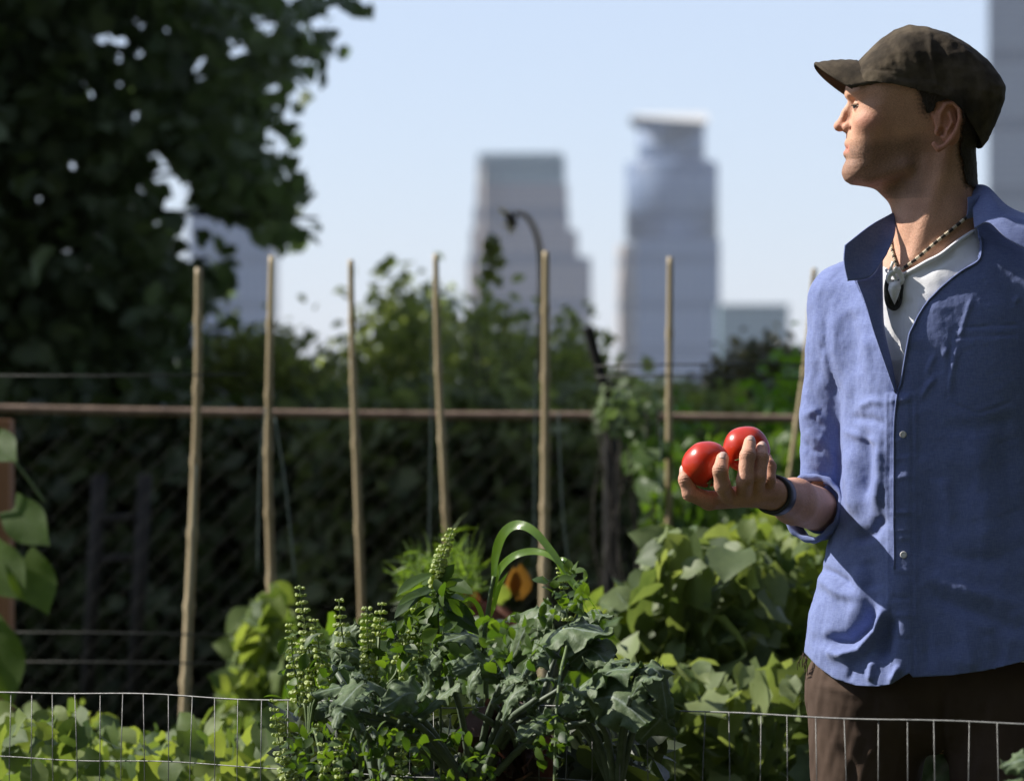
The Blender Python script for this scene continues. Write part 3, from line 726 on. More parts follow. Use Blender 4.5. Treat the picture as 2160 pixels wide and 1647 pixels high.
    # loose threads at the pocket
    m_ = MB()
    for i in range(9):
        a0 = (1692+random.uniform(-3, 12), 1380+random.uniform(-4, 16)); e = (a0[0]+random.uniform(-10, 10), a0[1]+random.uniform(18, 46))
        m_.tube(crv([P(*a0, 6.02), P((a0[0]+e[0])/2+random.uniform(-6, 6), (a0[1]+e[1])/2, 6.01), P(*e, 6.02)], 8), .0006, 4)
    m_.build('loose_thread', pm, root)
    # ---- cap
    CP = poly_sd([(1790,190),(1792,165),(1806,134),(1829,110),(1856,84),(1884,65),(1915,54),(1951,58),(2000,72),(2042,96),(2082,129),(2106,160),(2119,184),(2118,210),(2104,251),(2086,290),(2068,313),(2020,330),(1900,330),(1800,300)])
    def capf(p):
        d = CP(p[:, 0], p[:, 1]); t = np.minimum(d/92, 1)
        Wd = np.interp(p[:, 1], [50, 120, 220, 320], [108, 121, 119, 106])
        return ((np.abs(p[:, 2])/Wd)**2.5+np.maximum(1-t, 0)**2.5-1)*38
    v, f = snet(capf, (1770, 40, -140), (2140, 350, 140), 3.2, lip=2)
    n = grad(capf, v, 2.); pu, pv = proj(v); d = np.zeros(len(v)); nr = (v[:, 2] < 0)
    for pts, sg, am in [([(1958,62),(1964,110),(1972,160),(1984,200)], 6, 4), ([(1985,80),(1990,140),(2004,200)], 10, -4), ([(1870,82),(1885,115),(1900,150)], 9, -3), ([(1900,70),(1930,110),(1945,160)], 9, 3),
                        ([(1840,140),(1890,160),(1950,172)], 6, -3), ([(2040,110),(2060,180),(2050,240)], 10, -3), ([(2080,140),(2090,200),(2075,270)], 8, 3), ([(1960,64),(2020,92),(2075,140)], 5, 3)]:
        d += stroke(pu, pv, pts, sg, am)
    ed_u = [1780, 1800, 1872, 1927, 1963, 2000, 2022, 2067, 2130]; ed_v = [176, 178, 186, 199, 208, 224, 246, 312, 330]
    eb = np.interp(v[:, 0], ed_u, ed_v)-v[:, 1]
    d += 2.2/(1+np.exp((eb-26)/1.5))-1.2*np.exp(-((eb-27)/2)**2)
    d += .9*sn(v, 30, 41, 3)
    v = v+n*d[:, None]; v, f = cut(v, f, lambda p: p[:, 1]-np.interp(p[:, 0], ed_u, ed_v))
    t = NT('worn_cap_cloth'); n1 = t.noise(17, 5, .6); n2 = t.noise(600, 3)
    c = t.ramp(n1, [(.34, (.026, .021, .015)), (.48, (.050, .039, .027)), (.62, (.098, .077, .052)), (.76, (.07, .056, .039))])
    cm = t.end(t.bsdf(c, .9, 0, .15, t.bump(n2, .4, .001)).outputs[0])
    cap = solid(mesh_obj('cap', W(v), f, cm, root), .003, -1)
    vv = []; nu_, nv_ = 40, 16
    for i in range(nu_):
        s = (i/(nu_-1)*2-1)
        for j in range(nv_):
            t_ = j/(nv_-1)
            ub = 1806+60*abs(s)**2.4; ue = 1722+70*abs(s)**2.8
            vb = 130+54*s*s; ve = 135+57*abs(s)**2.1
            x = ub+(ue-ub)*t_; y = vb+(ve-vb)*t_-3*math.sin(t_*3.14); w_ = s*(106-8*t_-6*t_**3)
            vv.append((x, y+.6*math.sin(j*1.9), w_))
    ff = [(i*nv_+j, i*nv_+j+1, (i+1)*nv_+j+1, (i+1)*nv_+j) for i in range(nu_-1) for j in range(nv_-1)]
    solid(mesh_obj('brim', W(np.array(vv)), ff, cm, cap), .004, 0)
    sm_ = MB(); sm_.tube([W(np.array(vv[i*nv_+nv_-1])+np.array([-1, 0, 0])) for i in range(nu_)], .0026, 8)
    sm_.build('brim_edge', cm, cap)
    # ---- tomatoes
    t = NT('tomato_skin'); n1 = t.noise(30, 3)
    c = t.ramp(n1, [(.3, (.42, .018, .006)), (.7, (.57, .045, .009))])
    b = t.bsdf(c, .32, 0, .4); b.inputs['Coat Weight'].default_value = .2; b.inputs['Coat Roughness'].default_value = .2
    b.inputs['Subsurface Weight'].default_value = .1; b.inputs['Subsurface Radius'].default_value = (.01, .003, .002)
    tm_ = t.end(b.outputs[0]); cx = simple('calyx', (.05, .10, .02), (.09, .16, .03), 60, .6)
    for (c, r, ax_, lab) in [(q(1489, 979, -262), 49.5, Vector((.35, -.5, -.8)), 'glossy red tomato on the left of the hand, held between thumb and index finger'),
                        (q(1574, 948, -200), 49, Vector((-.1, -.9, -.45)), 'glossy red tomato higher and to the right, cradled behind the middle finger')]:
        pos = Vector(W(c)); R = r/PXM
        e = empty('tomato', pos, lab, 'tomato', 'tomatoes held in the hand')
        vv = []; nl_, nc = 30, 48
        Q = ax_.normalized().to_track_quat('Z', 'Y').to_matrix()
        for i in range(nl_+1):
            ph = math.pi*i/nl_
            for k in range(nc):
                th = 2*math.pi*k/nc
                rr = R*(1+.018*math.cos(5*th+1)*math.sin(ph))*(1-.22*math.exp(-(ph/.28)**2)-.05*math.exp(-((math.pi-ph)/.3)**2))
                vv.append(tuple(pos+Q@Vector((rr*math.sin(ph)*math.cos(th), rr*math.sin(ph)*math.sin(th), rr*.93*math.cos(ph)))))
        ff = [(i*nc+k, (i+1)*nc+k, (i+1)*nc+(k+1) % nc, i*nc+(k+1) % nc) for i in range(nl_) for k in range(nc)]
        mesh_obj('fruit', vv, ff, tm_, e)
        m_ = MB()
        for k in range(6):
            th = k*math.pi/3; pts = []
            for j in range(6):
                ph = .02+j*.085; rr = R*(1-.22*math.exp(-(ph/.28)**2))*1.02
                pts.append(pos+Q@Vector((rr*math.sin(ph)*math.cos(th), rr*math.sin(ph)*math.sin(th), rr*.93*math.cos(ph)+.001*j)))
            m_.tube(pts, [.0016, .0022, .002, .0016, .001, .0004], 5)
        m_.tube([pos+Q@Vector((0, 0, R*.7)), pos+Q@Vector((.002, 0, R*.93))], .0022, 6)
        m_.build('calyx', cx, e)
    return root
# ================================================================= leaves
def leaf_tpl(nl, nw, prof, fold=.25, droop=.3, ruffle=0, wav=3):
    # template leaf along +x, width along y, normal z; prof(t) half width
    v = []; 
    for i in range(nl+1):
        t = i/nl
        for j in range(nw+1):
            s = j/nw*2-1; w = prof(t)
            x = t; y = s*w; z = abs(s)*w*fold-droop*t*t+ruffle*abs(s)**2*w*math.sin(wav*6.28*t+(1.2 if s > 0 else 0))
            if i == 0 and abs(s) > .3: x -= .12*abs(s)
            v.append((x, y, z))
    f = [(i*(nw+1)+j, i*(nw+1)+j+1, (i+1)*(nw+1)+j+1, (i+1)*(nw+1)+j) for i in range(nl) for j in range(nw)]
    return np.array(v), np.array(f)
OV = leaf_tpl(4, 2, lambda t: .34*math.sin(math.pi*min(1, t*1.02+.03))**.7)
HE = leaf_tpl(5, 4, lambda t: (.10+.44*math.sin(math.pi*min(1, t*.86+.14))**.8)*(1-t**5*.98), .18, .35, .12, 1.5)
LA = leaf_tpl(5, 2, lambda t: .15*math.sin(math.pi*min(1, t*.97+.03))**.8, .3, .6)
NE = leaf_tpl(3, 1, lambda t: .05*(1-t*.9), 0, .4)
def leaves(pos, d, n, size, tpl, r=RNG, tint=None):
    V0, F0 = tpl; N = len(pos)
    d = d/np.linalg.norm(d, axis=1)[:, None]; n = n-d*np.sum(d*n, 1)[:, None]; n /= np.linalg.norm(n, axis=1)[:, None]+1e-9
    s = np.cross(n, d)
    w = size[:, None]*r.uniform(.8, 1.2, (N, 1))
    v = pos[:, None, :]+V0[None, :, 0:1]*d[:, None, :]*size[:, None, None]+V0[None, :, 1:2]*s[:, None, :]*w[:, :, None]+V0[None, :, 2:3]*n[:, None, :]*size[:, None, None]
    f = F0[None]+(np.arange(N)*len(V0))[:, None, None]
    t = r.uniform(0, 1, N) if tint is None else tint
    return v.reshape(-1, 3), f.reshape(-1, F0.shape[1]), np.repeat(t, len(V0))
def in_poly(poly, n, r=RNG):
    poly = np.array(poly, float); lo, hi = poly.min(0), poly.max(0); out = np.zeros((0, 2))
    while len(out) < n:
        p = r.uniform(lo, hi, (n*2, 2)); ins = np.zeros(len(p), bool)
        for i in range(len(poly)):
            a, b = poly[i], poly[(i+1) % len(poly)]
            c = (a[1] > p[:, 1]) != (b[1] > p[:, 1])
            with np.errstate(divide='ignore', invalid='ignore'):
                ins ^= c & (p[:, 0] < a[0]+(p[:, 1]-a[1])*(b[0]-a[0])/(b[1]-a[1]))
        out = np.vstack([out, p[ins]])
    return out[:n]
def px3(uv, Y): return np.stack([(uv[:, 0]-CU)*Y/FPX, Y, CAMZ-(uv[:, 1]-CV)*Y/FPX], -1)
def crown(name, root, mat, polys, Y, ncl, per, size, spread, tpl, up=.5, seed=1, holes=None, part='foliage'):
    r = np.random.default_rng(seed); A = []
    for poly, frac in polys:
        uv = in_poly(poly, max(1, int(ncl*frac)), r); y = r.uniform(Y[0], Y[1], len(uv)); c = px3(uv, y)
        p = c[:, None, :]+r.normal(size=(len(c), per, 3))*spread; p = p.reshape(-1, 3)
        cl = np.repeat(r.uniform(-.25, .25, len(c)), per)
        A.append((p, cl))
    p = np.concatenate([a[0] for a in A]); cl = np.concatenate([a[1] for a in A])
    if holes is not None:
        s = p[:, 1]; pu = CU+p[:, 0]*FPX/s; pv = CV-(p[:, 2]-CAMZ)*FPX/s; k = np.ones(len(p), bool)
        for hx, hy, hr in holes: k &= ((pu-hx)**2+((pv-hy)*.8)**2) > (hr+6+4*np.sin(pu*.13+pv*.09))**2
        p, cl = p[k], cl[k]
    N = len(p); d = r.normal(size=(N, 3)); d[:, 2] -= .5; n = r.normal(size=(N, 3))*.8; n[:, 2] += up*1.4
    tint = np.clip(.5+cl+r.normal(size=N)*.2, 0, 1)
    v, f, t = leaves(p, d, n, r.uniform(size*.6, size*1.25, N), tpl, r, tint)
    return mesh_obj(part, v, f, mat, root, attr={'tint': ('F', t)})
def limbs(name, root, mat, base, tips, r0, r1, seed=1):
    r = random.Random(seed); m = MB()
    for (a, b) in tips:
        mid = [a+(b-a)*t+Vector((r.uniform(-1, 1), r.uniform(-1, 1), r.uniform(-1, 1)))*(b-a).length*.06 for t in (0, .33, .66, 1)]
        mid[0] = a; m.tube(crv(mid, 10), np.linspace(r0, r1, 10), 7)
    return m.build(name, mat, root)

def make_env():
    bark = simple('bark', (.018, .015, .011), (.04, .033, .025), 14, .9, bump=.8, bd=.02)
    stemm = simple('green_stem', (.06, .11, .025), (.12, .18, .05), 40, .6)
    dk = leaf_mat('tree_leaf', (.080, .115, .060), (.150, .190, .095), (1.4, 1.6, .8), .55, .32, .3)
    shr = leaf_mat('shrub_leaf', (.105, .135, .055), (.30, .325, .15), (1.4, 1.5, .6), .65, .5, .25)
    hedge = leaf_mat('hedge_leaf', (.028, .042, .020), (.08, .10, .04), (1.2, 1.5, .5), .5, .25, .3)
    bean = leaf_mat('bean_leaf', (.05, .12, .018), (.13, .22, .035), (2.2, 2.3, .45), .42, .5)
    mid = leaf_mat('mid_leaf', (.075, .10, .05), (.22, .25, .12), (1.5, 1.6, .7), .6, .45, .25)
    # ---------------- ground
    t = NT('soil'); n = t.noise(1.2, 6, .6); 
    gm = t.end(t.bsdf(t.ramp(n, [(.35, (.045, .035, .022)), (.55, (.05, .06, .022)), (.7, (.06, .08, .03))]), .95, 0, .2, t.bump(t.noise(14, 5), .8, .03)).outputs[0])
    m = MB(); m.add([(-6000, -60, 0), (6000, -60, 0), (6000, 9000, 0), (-6000, 9000, 0)], [(0, 1, 2, 3)])
    tag(m.build('ground', gm, None, False), kind='structure')
    r = np.random.default_rng(5)
    N = 26000; x = r.uniform(-2.2, 3.0, N); y = 4.5+r.uniform(0, 1, N)**1.3*12; p = np.stack([x, y, np.zeros(N)], -1)
    d = r.normal(size=(N, 3))*.35; d[:, 2] = 1; nn = r.normal(size=(N, 3)); 
    v, f, tt = leaves(p, d, nn, r.uniform(.08, .22, N), NE, r)
    tag(mesh_obj('grass', v, f, leaf_mat('grass_blade', (.03, .05, .012), (.08, .11, .03), (1.4, 1.6, .5), .6, .3), attr={'tint': ('F', tt)}),
        'weedy grass growing over the garden soil between the beds', 'grass', kind='stuff')

    # ---------------- skyline
    def facade(name, base, glass, fx, fz, rough=.35):
        t = NT(name); tc = t.n('ShaderNodeTexCoord'); mp = t.n('ShaderNodeSeparateXYZ'); t.l(tc.outputs['Object'], mp.inputs[0])
        ad = t.n('ShaderNodeMath', operation='ADD'); t.l(mp.outputs[0], ad.inputs[0]); t.l(mp.outputs[1], ad.inputs[1])
        def stripe(src, per, duty):
            a = t.n('ShaderNodeMath', operation='DIVIDE'); t.l(src, a.inputs[0]); a.inputs[1].default_value = per
            b = t.n('ShaderNodeMath', operation='FRACT'); t.l(a.outputs[0], b.inputs[0])
            c = t.n('ShaderNodeMath', operation='GREATER_THAN'); t.l(b.outputs[0], c.inputs[0]); c.inputs[1].default_value = duty; return c.outputs[0]
        mu = t.n('ShaderNodeMath', operation='MULTIPLY'); t.l(stripe(ad.outputs[0], fx, .35), mu.inputs[0]); t.l(stripe(mp.outputs[2], fz, .35), mu.inputs[1])
        mx0 = t.n('ShaderNodeMix', data_type='RGBA'); t.l(mu.outputs[0], mx0.inputs[0]); mx0.inputs[6].default_value = (*base, 1); mx0.inputs[7].default_value = (*glass, 1)
        mx = t.n('ShaderNodeMix', data_type='RGBA'); t.l(stripe(mp.outputs[2], 33, .8), mx.inputs[0]); t.l(mx0.outputs[2], mx.inputs[6]); mx.inputs[7].default_value = (*[c*.82 for c in glass], 1)
        return t.end(t.bsdf(mx.outputs[2], rough+.25, 0, .3).outputs[0])
    D = 3000.0; K = D/FPX
    X = lambda u, Y=D: (u-CU)*Y/FPX
    Z = lambda v, Y=D: CAMZ-(v-CV)*Y/FPX
    stone = facade('stone_facade', (.30, .25, .24), (.13, .15, .20), 9, 4.2, .5)
    blue = facade('blue_glass_facade', (.17, .22, .32), (.09, .14, .24), 6, 4.2, .3)
    teal = facade('teal_glass_facade', (.17, .24, .26), (.10, .17, .20), 8, 4, .3)
    grey = facade('grey_facade', (.24, .26, .30), (.16, .18, .22), 5, 4, .4)
    cream = facade('cream_facade', (.42, .36, .31), (.20, .20, .22), 8, 4.2, .6)
    roofm = simple('roof_light', (.55, .53, .48), (.64, .62, .57), .05, .7)
    # stepped stone tower
    e = empty('skyscraper', (X(1105), D, 0), 'stepped stone skyscraper in the middle with flat top and setbacks on its right side', 'skyscraper')
    m = MB(); rz = math.radians(-3)
    for u0, u1, v1, y0, y1 in [(1009, 1195, 392, -25, 25), (1004, 1197, 440, -26, 26), (998, 1216, 488, -30, 30), (993, 1244, 545, -34, 34)]:
        m.box((X(u0), D+y0, -5), (X(u1), D+y1, Z(v1)), rz, c=(X(1100), D))
    m.build('wall', stone, e, False)
    m = MB(); m.box((X(1012), D-23, Z(391)), (X(1190), D+23, Z(330)), rz, c=(X(1100), D)); m.build('glass_crown', teal, e, False)
    m = MB(); m.box((X(1016), D-20, Z(330)), (X(1186), D+20, Z(325)), rz, c=(X(1100), D)); m.build('roof', roofm, e, False)
    m = MB()
    for (u0, u1, v1, y0, y1) in [(986, 1004, 552, -44, 10), (996, 1012, 492, -42, 8), (1006, 1020, 345, -40, 6)]:
        a, b, c = (X(u0), D+y1), (X(u1), D+y0), (X(u1), D+y1); m.add([(*a, -5), (*b, -5), (*c, -5), (*a, Z(v1)), (*b, Z(v1)), (*c, Z(v1))], [(0, 2, 1), (3, 4, 5), (0, 1, 4, 3), (1, 2, 5, 4), (2, 0, 3, 5)])
    m.build('sunlit_edge', cream, e, False)  # cream prisms added to give the tower its sunlit left edge
    # rounded tower with a slanted crown
    e = empty('skyscraper', (X(1412), D, 0), 'tall rounded blue glass skyscraper with overhanging slanted crown', 'skyscraper')
    m = MB(); m.lathe([(98*K, Z(505)), (98*K, Z(345)), (92*K, Z(338))], (X(1419), D+20, 0), 48); m.build('shaft', blue, e, True)
    m = MB(); m.lathe([(71*K, Z(345)), (71*K, Z(270))], (X(1418), D+20, 0), 40); m.build('upper_drum', blue, e, True)
    m = MB(); m.box((X(1338), D-34, -5), (X(1514), D+50, Z(508)), 0); m.build('wall', blue, e, False)
    def fin(m, u0, u1, v1, y0, y1):
        a, b, c = (X(u0), D+y1), (X(u1), D+y0), (X(u1), D+y1); m.add([(*a, -5), (*b, -5), (*c, -5), (*a, Z(v1)), (*b, Z(v1)), (*c, Z(v1))], [(0, 2, 1), (3, 4, 5), (0, 1, 4, 3), (1, 2, 5, 4), (2, 0, 3, 5)])
    m = MB(); fin(m, 1304, 1338, 514, -33, 40); m.build('side_wing', cream, e, False)
    cw = []
    for (uu, vv_) in [(1332, 248), (1488, 258), (1486, 270), (1420, 272), (1378, 292), (1354, 272)]: cw.append((X(uu), Z(vv_)))
    m = MB(); n5 = len(cw); m.add([(a, D-25, b) for a, b in cw]+[(a, D+60, b) for a, b in cw], [tuple(range(n5))[::-1], tuple(range(n5, 2*n5))]+[(i, (i+1) % n5, n5+(i+1) % n5, n5+i) for i in range(n5)])
    m.build('crown', blue, e, False)
    m = MB(); m.add([(X(1330), D-30, Z(252)), (X(1490), D-30, Z(264)), (X(1490), D+61, Z(258)), (X(1330), D+61, Z(248)), (X(1334), D-14, Z(244)), (X(1490), D-14, Z(242)), (X(1490), D+61, Z(242)), (X(1334), D+61, Z(244))],
                    [(0,3,2,1),(4,5,6,7),(0,1,5,4),(1,2,6,5),(2,3,7,6),(3,0,4,7)]); m.build('roof', roofm, e, False)
    # left blue tower behind the tree
    e = empty('skyscraper', (X(490), D, 0), 'blue glass skyscraper half hidden behind the big dark tree', 'skyscraper')
    m = MB(); m.box((X(404), D-30, -5), (X(574), D+30, Z(400)), 0); m.box((X(450), D-26, Z(400)), (X(574), D+26, Z(335)), 0); m.build('wall', facade('deep_blue_facade', (.12, .17, .27), (.06, .11, .20), 6, 4.2, .3), e, False)
    m = MB(); m.box((X(574)+.2, D-24, -5), (X(581), D+24, Z(345)), 0); m.build('side_wing', cream, e, False)
    # right edge tower
    Y2 = 2000.0
    e = empty('skyscraper', (X(2180, Y2), Y2, 0), 'huge grey skyscraper rising out of frame behind the brown cap', 'skyscraper')
    m = MB(); m.box((X(2074, Y2), Y2-20, -5), (X(2330, Y2), Y2+30, Z(-90, Y2)), math.radians(-9), c=(X(2074, Y2), Y2-20)); m.build('wall', grey, e, False)
    m = MB(); m.box((X(2079, Y2), Y2-17, Z(-90, Y2)), (X(2320, Y2), Y2+26, Z(-110, Y2)), math.radians(-9), c=(X(2074, Y2), Y2-20)); m.build('roof', roofm, e, False)
    # low buildings
    for (u0, u1, v1, mt, lab, yy) in [(1516, 1660, 643, teal, 'low teal glass office block right of the rounded skyscraper', 2700.), (862, 968, 622, teal, 'low bluish office block showing behind the thin bush', 2700.),
                                      (640, 712, 752, grey, 'distant low grey warehouse left of the bushes', 1500.), (1655, 1715, 728, grey, 'small dark block at the right end of the skyline', 1500.)]:
        e = empty('office_building', (X((u0+u1)/2, yy), yy, 0), lab, 'building')
        m = MB(); m.box((X(u0, yy), yy-15, -3), (X(u1, yy), yy+25, Z(v1+6, yy))); m.build('wall', mt, e, False)
        m = MB(); m.box((X(u0-2, yy), yy-16, Z(v1+6, yy)), (X(u1+2, yy), yy+26, Z(v1, yy))); m.build('roof', roofm if mt is not teal else mt, e, False)
    # distant tree belt
    far = leaf_mat('far_leaf', (.06, .08, .05), (.12, .14, .08), (1, 1.2, .6), .7, .2)
    rr = np.random.default_rng(77)
    uv = np.stack([rr.uniform(-200, 2360, 5200), np.zeros(5200)], -1); top = 832+10*np.sin(uv[:, 0]/60)+6*np.sin(uv[:, 0]/23)
    uv[:, 1] = rr.uniform(0, 1, 5200)**.8*(880-top)+top
    p = px3(uv, rr.uniform(380, 420, 5200)); v, f, tt = leaves(p, rr.normal(size=p.shape), rr.normal(size=p.shape)+[0, 0, .6], rr.uniform(1.2, 2.6, len(p)), OV, rr)
    tag(mesh_obj('distant_woodland', v, f, far, attr={'tint': ('F', tt)}), 'low belt of hazy trees on the horizon below the towers', 'woodland', kind='stuff')

    # ---------------- big dark tree
    TY = 15.0
    e = empty('shade_tree', (-3.4, TY+.6, 0), 'large dark leafy tree filling the upper left with sky showing through gaps', 'tree')
    tr = MB(); bx_, by_ = -3.4, TY+.6
    tr.tube(crv([(bx_, by_, -.1), (bx_+.06, by_, 1.2), (bx_+.02, by_-.05, 2.6), (bx_+.2, by_, 4.6)], 18), np.linspace(.30, .14, 18), 14); tr.build('trunk', bark, e)
    tips = []
    for u, v_ in [(560, 40), (640, 100), (500, 180), (540, 360), (580, 470), (330, 300), (230, 520), (380, 620), (300, 80), (120, 200), (420, 700), (60, 640), (700, 5), (200, 760)]:
        b = P(u, v_, TY+random.uniform(-.5, .6)); tips.append((Vector((bx_+.1, by_, b.z*.75+.3)), b))
    limbs('limb', e, bark, None, tips, .03, .006, 3)
    main = [(-700, -400), (400, -400), (560, 10), (540, 90), (560, 150), (530, 228), (505, 258), (455, 298), (352, 315), (322, 380), (342, 470), (368, 540), (395, 600), (425, 700), (418, 760), (400, 860), (-700, 900)]
    lobes = [([(330, 270), (500, 260), (545, 330), (590, 370), (595, 430), (560, 420), (520, 420), (470, 425), (420, 415), (385, 360)], .032),
             ([(530, 420), (590, 430), (612, 480), (590, 505), (560, 470)], .003), ([(590, 20), (640, 60), (680, 110), (655, 150), (620, 120), (600, 60)], .0035), ([(540, 60), (590, 80), (590, 130), (545, 130)], .003),
             ([(545, 200), (575, 215), (572, 250), (545, 245)], .002), ([(395, 530), (475, 535), (480, 570), (430, 590), (395, 570)], .0024), ([(420, 600), (490, 630), (490, 670), (440, 680)], .0016), ([(640, -60), (790, -40), (770, 4), (700, 4), (600, 2)], .0022)]
    holes = [(200, 75, 17), (240, 85, 16), (300, 60, 17), (300, 115, 18), (195, 200, 20), (265, 185, 15), (285, 235, 14), (345, 60, 12), (505, 112, 20), (415, 140, 16), (80, 68, 10), (340, 330, 14), (350, 365, 22), (370, 410, 26), (300, 385, 16), (330, 470, 20),
             (385, 470, 26), (395, 500, 24), (392, 520, 14), (45, 260, 10), (450, 275, 12), (205, 560, 7), (40, 535, 7), (575, 60, 14), (445, 165, 8), (495, 55, 10), (385, 640, 13), (530, 600, 40), (545, 680, 36), (515, 545, 24), (490, 705, 20), (448, 455, 14), (500, 482, 12), (130, 120, 9), (250, 130, 9), (150, 330, 9), (240, 330, 8)]
    crown('c', e, dk, [(main, .90)]+lobes, (TY-.9, TY+1.3), 2700, 9, .066, .055, HE, seed=21, holes=holes)
    crown('c', e, dk, [([(-2600, -2600), (-190, -2600), (-190, 500), (-2600, 700)], 1)], (12.9, 16.2), 1500, 8, .15, .25, HE, seed=22, part='added_shade_foliage')  # off-frame leaf mass added at the left to cast shade on the shrubs
    # ---------------- bushes in front of the skyline
    def bush(lab, polys, Y, ncl, per, size, spread, seed, mat=shr, tpl=OV, name='bush', trunk=True, cat='bush', grp=None, holes=None):
        al = np.concatenate([np.array(p_[0], float) for p_ in polys]); uc = (al[:, 0].min()+al[:, 0].max())/2; vt = al[:, 1].min(); ym = (Y[0]+Y[1])/2
        b = P(uc, CV, ym); e = empty(name, (b.x, ym, 0), lab, cat, grp)
        crown('c', e, mat, polys, Y, ncl, per, size, spread, tpl, seed=seed, holes=holes)
        rr_ = random.Random(seed); tips = []
        pl = np.array(polys[0][0], float)
        for k in range(9):
            qv = in_poly(pl, 1, np.random.default_rng(seed*10+k))[0]; tips.append((Vector((b.x+rr_.uniform(-.1, .1), ym, 0)), P(qv[0], qv[1], ym+rr_.uniform(-.2, .2))))
        limbs('branch', e, bark, None, tips, .006 if Y[0] > 9 else .005, .002, seed)
        return e
    B = 'bushes beyond the chain link fence'
    bush('rounded green bush beside the dark tree, below the blue tower', [([(440, 800), (470, 765), (520, 745), (580, 755), (640, 775), (640, 900), (430, 900)], 1)], (15, 16), 260, 12, .05, .07, 31, grp=B)
    bush('broad sunlit bush with thin top shoots in front of the low office block', [([(620, 840), (700, 780), (760, 740), (800, 680), (860, 660), (930, 690), (985, 670), (1000, 740), (1010, 900), (620, 900)], .88), ([(800, 600), (870, 600), (960, 640), (900, 660), (790, 660)], .05)], (15.5, 17), 400, 9, .045, .055, 32, grp=B)
    bush('bush in front of the stepped skyscraper, right of the sunflower', [([(1000, 830), (1030, 790), (1100, 770), (1160, 760), (1240, 750), (1270, 800), (1290, 900), (1000, 900)], .85), ([(1010, 640), (1100, 640), (1150, 700), (1240, 690), (1250, 760), (1010, 780)], .13)], (14.5, 16), 330, 10, .045, .055, 33, grp=B)
    bush('thin shoots of a climbing shrub left of the sunflower stalk', [([(985, 620), (1010, 600), (1040, 660), (1050, 800), (1000, 800)], .85)], (13.2, 13.8), 26, 5, .045, .05, 34, grp=B)
    bush('brownish green bush right of the rounded skyscraper', [([(1480, 865), (1520, 815), (1570, 775), (1620, 745), (1680, 775), (1720, 815), (1720, 900), (1470, 900)], 1)], (15, 16), 420, 11, .045, .05, 35, mat=leaf_mat('brown_shrub_leaf', (.05, .055, .025), (.15, .13, .06), (1.3, 1.3, .6), .5, .3), grp=B)
    bush('bright green low bush on the right between bamboo stake and man', [([(1650, 850), (1690, 830), (1760, 800), (1800, 900), (1640, 900)], 1)], (12, 12.8), 60, 9, .05, .07, 36, mat=bean, grp=B)
    bush('small yellow green bush under the rounded skyscraper', [([(1320, 872), (1400, 866), (1480, 875), (1480, 920), (1320, 920)], 1)], (12.5, 13.3), 40, 9, .035, .03, 37, mat=bean, grp=B)
    H = 'dark shrubs behind the chain link fence'
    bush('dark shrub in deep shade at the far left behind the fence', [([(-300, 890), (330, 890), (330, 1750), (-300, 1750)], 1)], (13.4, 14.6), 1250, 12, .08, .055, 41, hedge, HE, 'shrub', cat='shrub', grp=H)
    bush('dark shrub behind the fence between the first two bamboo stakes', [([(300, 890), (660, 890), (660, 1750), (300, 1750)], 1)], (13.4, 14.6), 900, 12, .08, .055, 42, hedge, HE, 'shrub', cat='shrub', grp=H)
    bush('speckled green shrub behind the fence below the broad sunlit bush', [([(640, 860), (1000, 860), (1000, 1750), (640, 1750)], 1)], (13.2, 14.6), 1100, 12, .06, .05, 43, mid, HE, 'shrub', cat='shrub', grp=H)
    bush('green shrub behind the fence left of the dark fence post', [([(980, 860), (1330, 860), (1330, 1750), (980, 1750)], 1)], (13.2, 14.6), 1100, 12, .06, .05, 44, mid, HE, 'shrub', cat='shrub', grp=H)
    bush('green shrub behind the fence right of the dark fence post', [([(1310, 870), (1900, 870), (1900, 1750), (1310, 1750)], 1)], (13.2, 14.6), 1500, 12, .06, .05, 45, shr, HE, 'shrub', cat='shrub', grp=H)
    bush('shrub hidden behind the man at the right edge of the fence', [([(1880, 870), (2500, 870), (2500, 1750), (1880, 1750)], 1)], (13.2, 14.6), 900, 12, .07, .06, 46, shr, HE, 'shrub', cat='shrub', grp=H)

    # ---------------- chain link fence with rusty rail
    CY = 11.0
    rust = simple('rusty_rail', (.12, .078, .052), (.25, .175, .125), 16, .85, .1, bump=.4)
    zinc = simple('zinc_wire', (.035, .035, .03), (.075, .075, .065), 30, .8, .1)
    black = simple('dark_paint', (.012, .012, .012), (.03, .028, .025), 20, .9, spec=.1)
    e = empty('chain_link_fence', (0, CY, 0), 'chain link fence with a rusty top rail crossing behind the bamboo stakes', 'fence')
    pr = [P(-500, 850, CY), P(0, 862, CY), P(420, 870, CY), P(900, 876, CY), P(1280, 878, CY), P(1700, 884, CY), P(2500, 892, CY)]
    m = MB(); m.tube(crv(pr, 40), .0115, 12); m.build('top_rail', rust, e)
    for u in (-420, 1288, 2450):
        m = MB(); b = P(u, 876, CY); m.tube([(b.x, CY+.03, -.1), (b.x, CY+.03, b.z+.05)], .019, 12); m.lathe([(.022, 0), (.022, .03), (.01, .05)], (b.x, CY+.03, b.z+.04), 12); m.build('post', black, e)
    m = MB(); top = 1.2; st = .065; x0 = P(-500, 0, CY).x; x1 = P(2500, 0, CY).x; n = int((x1-x0)/st)
    vv = []; ff = []
    H_ = 1.22
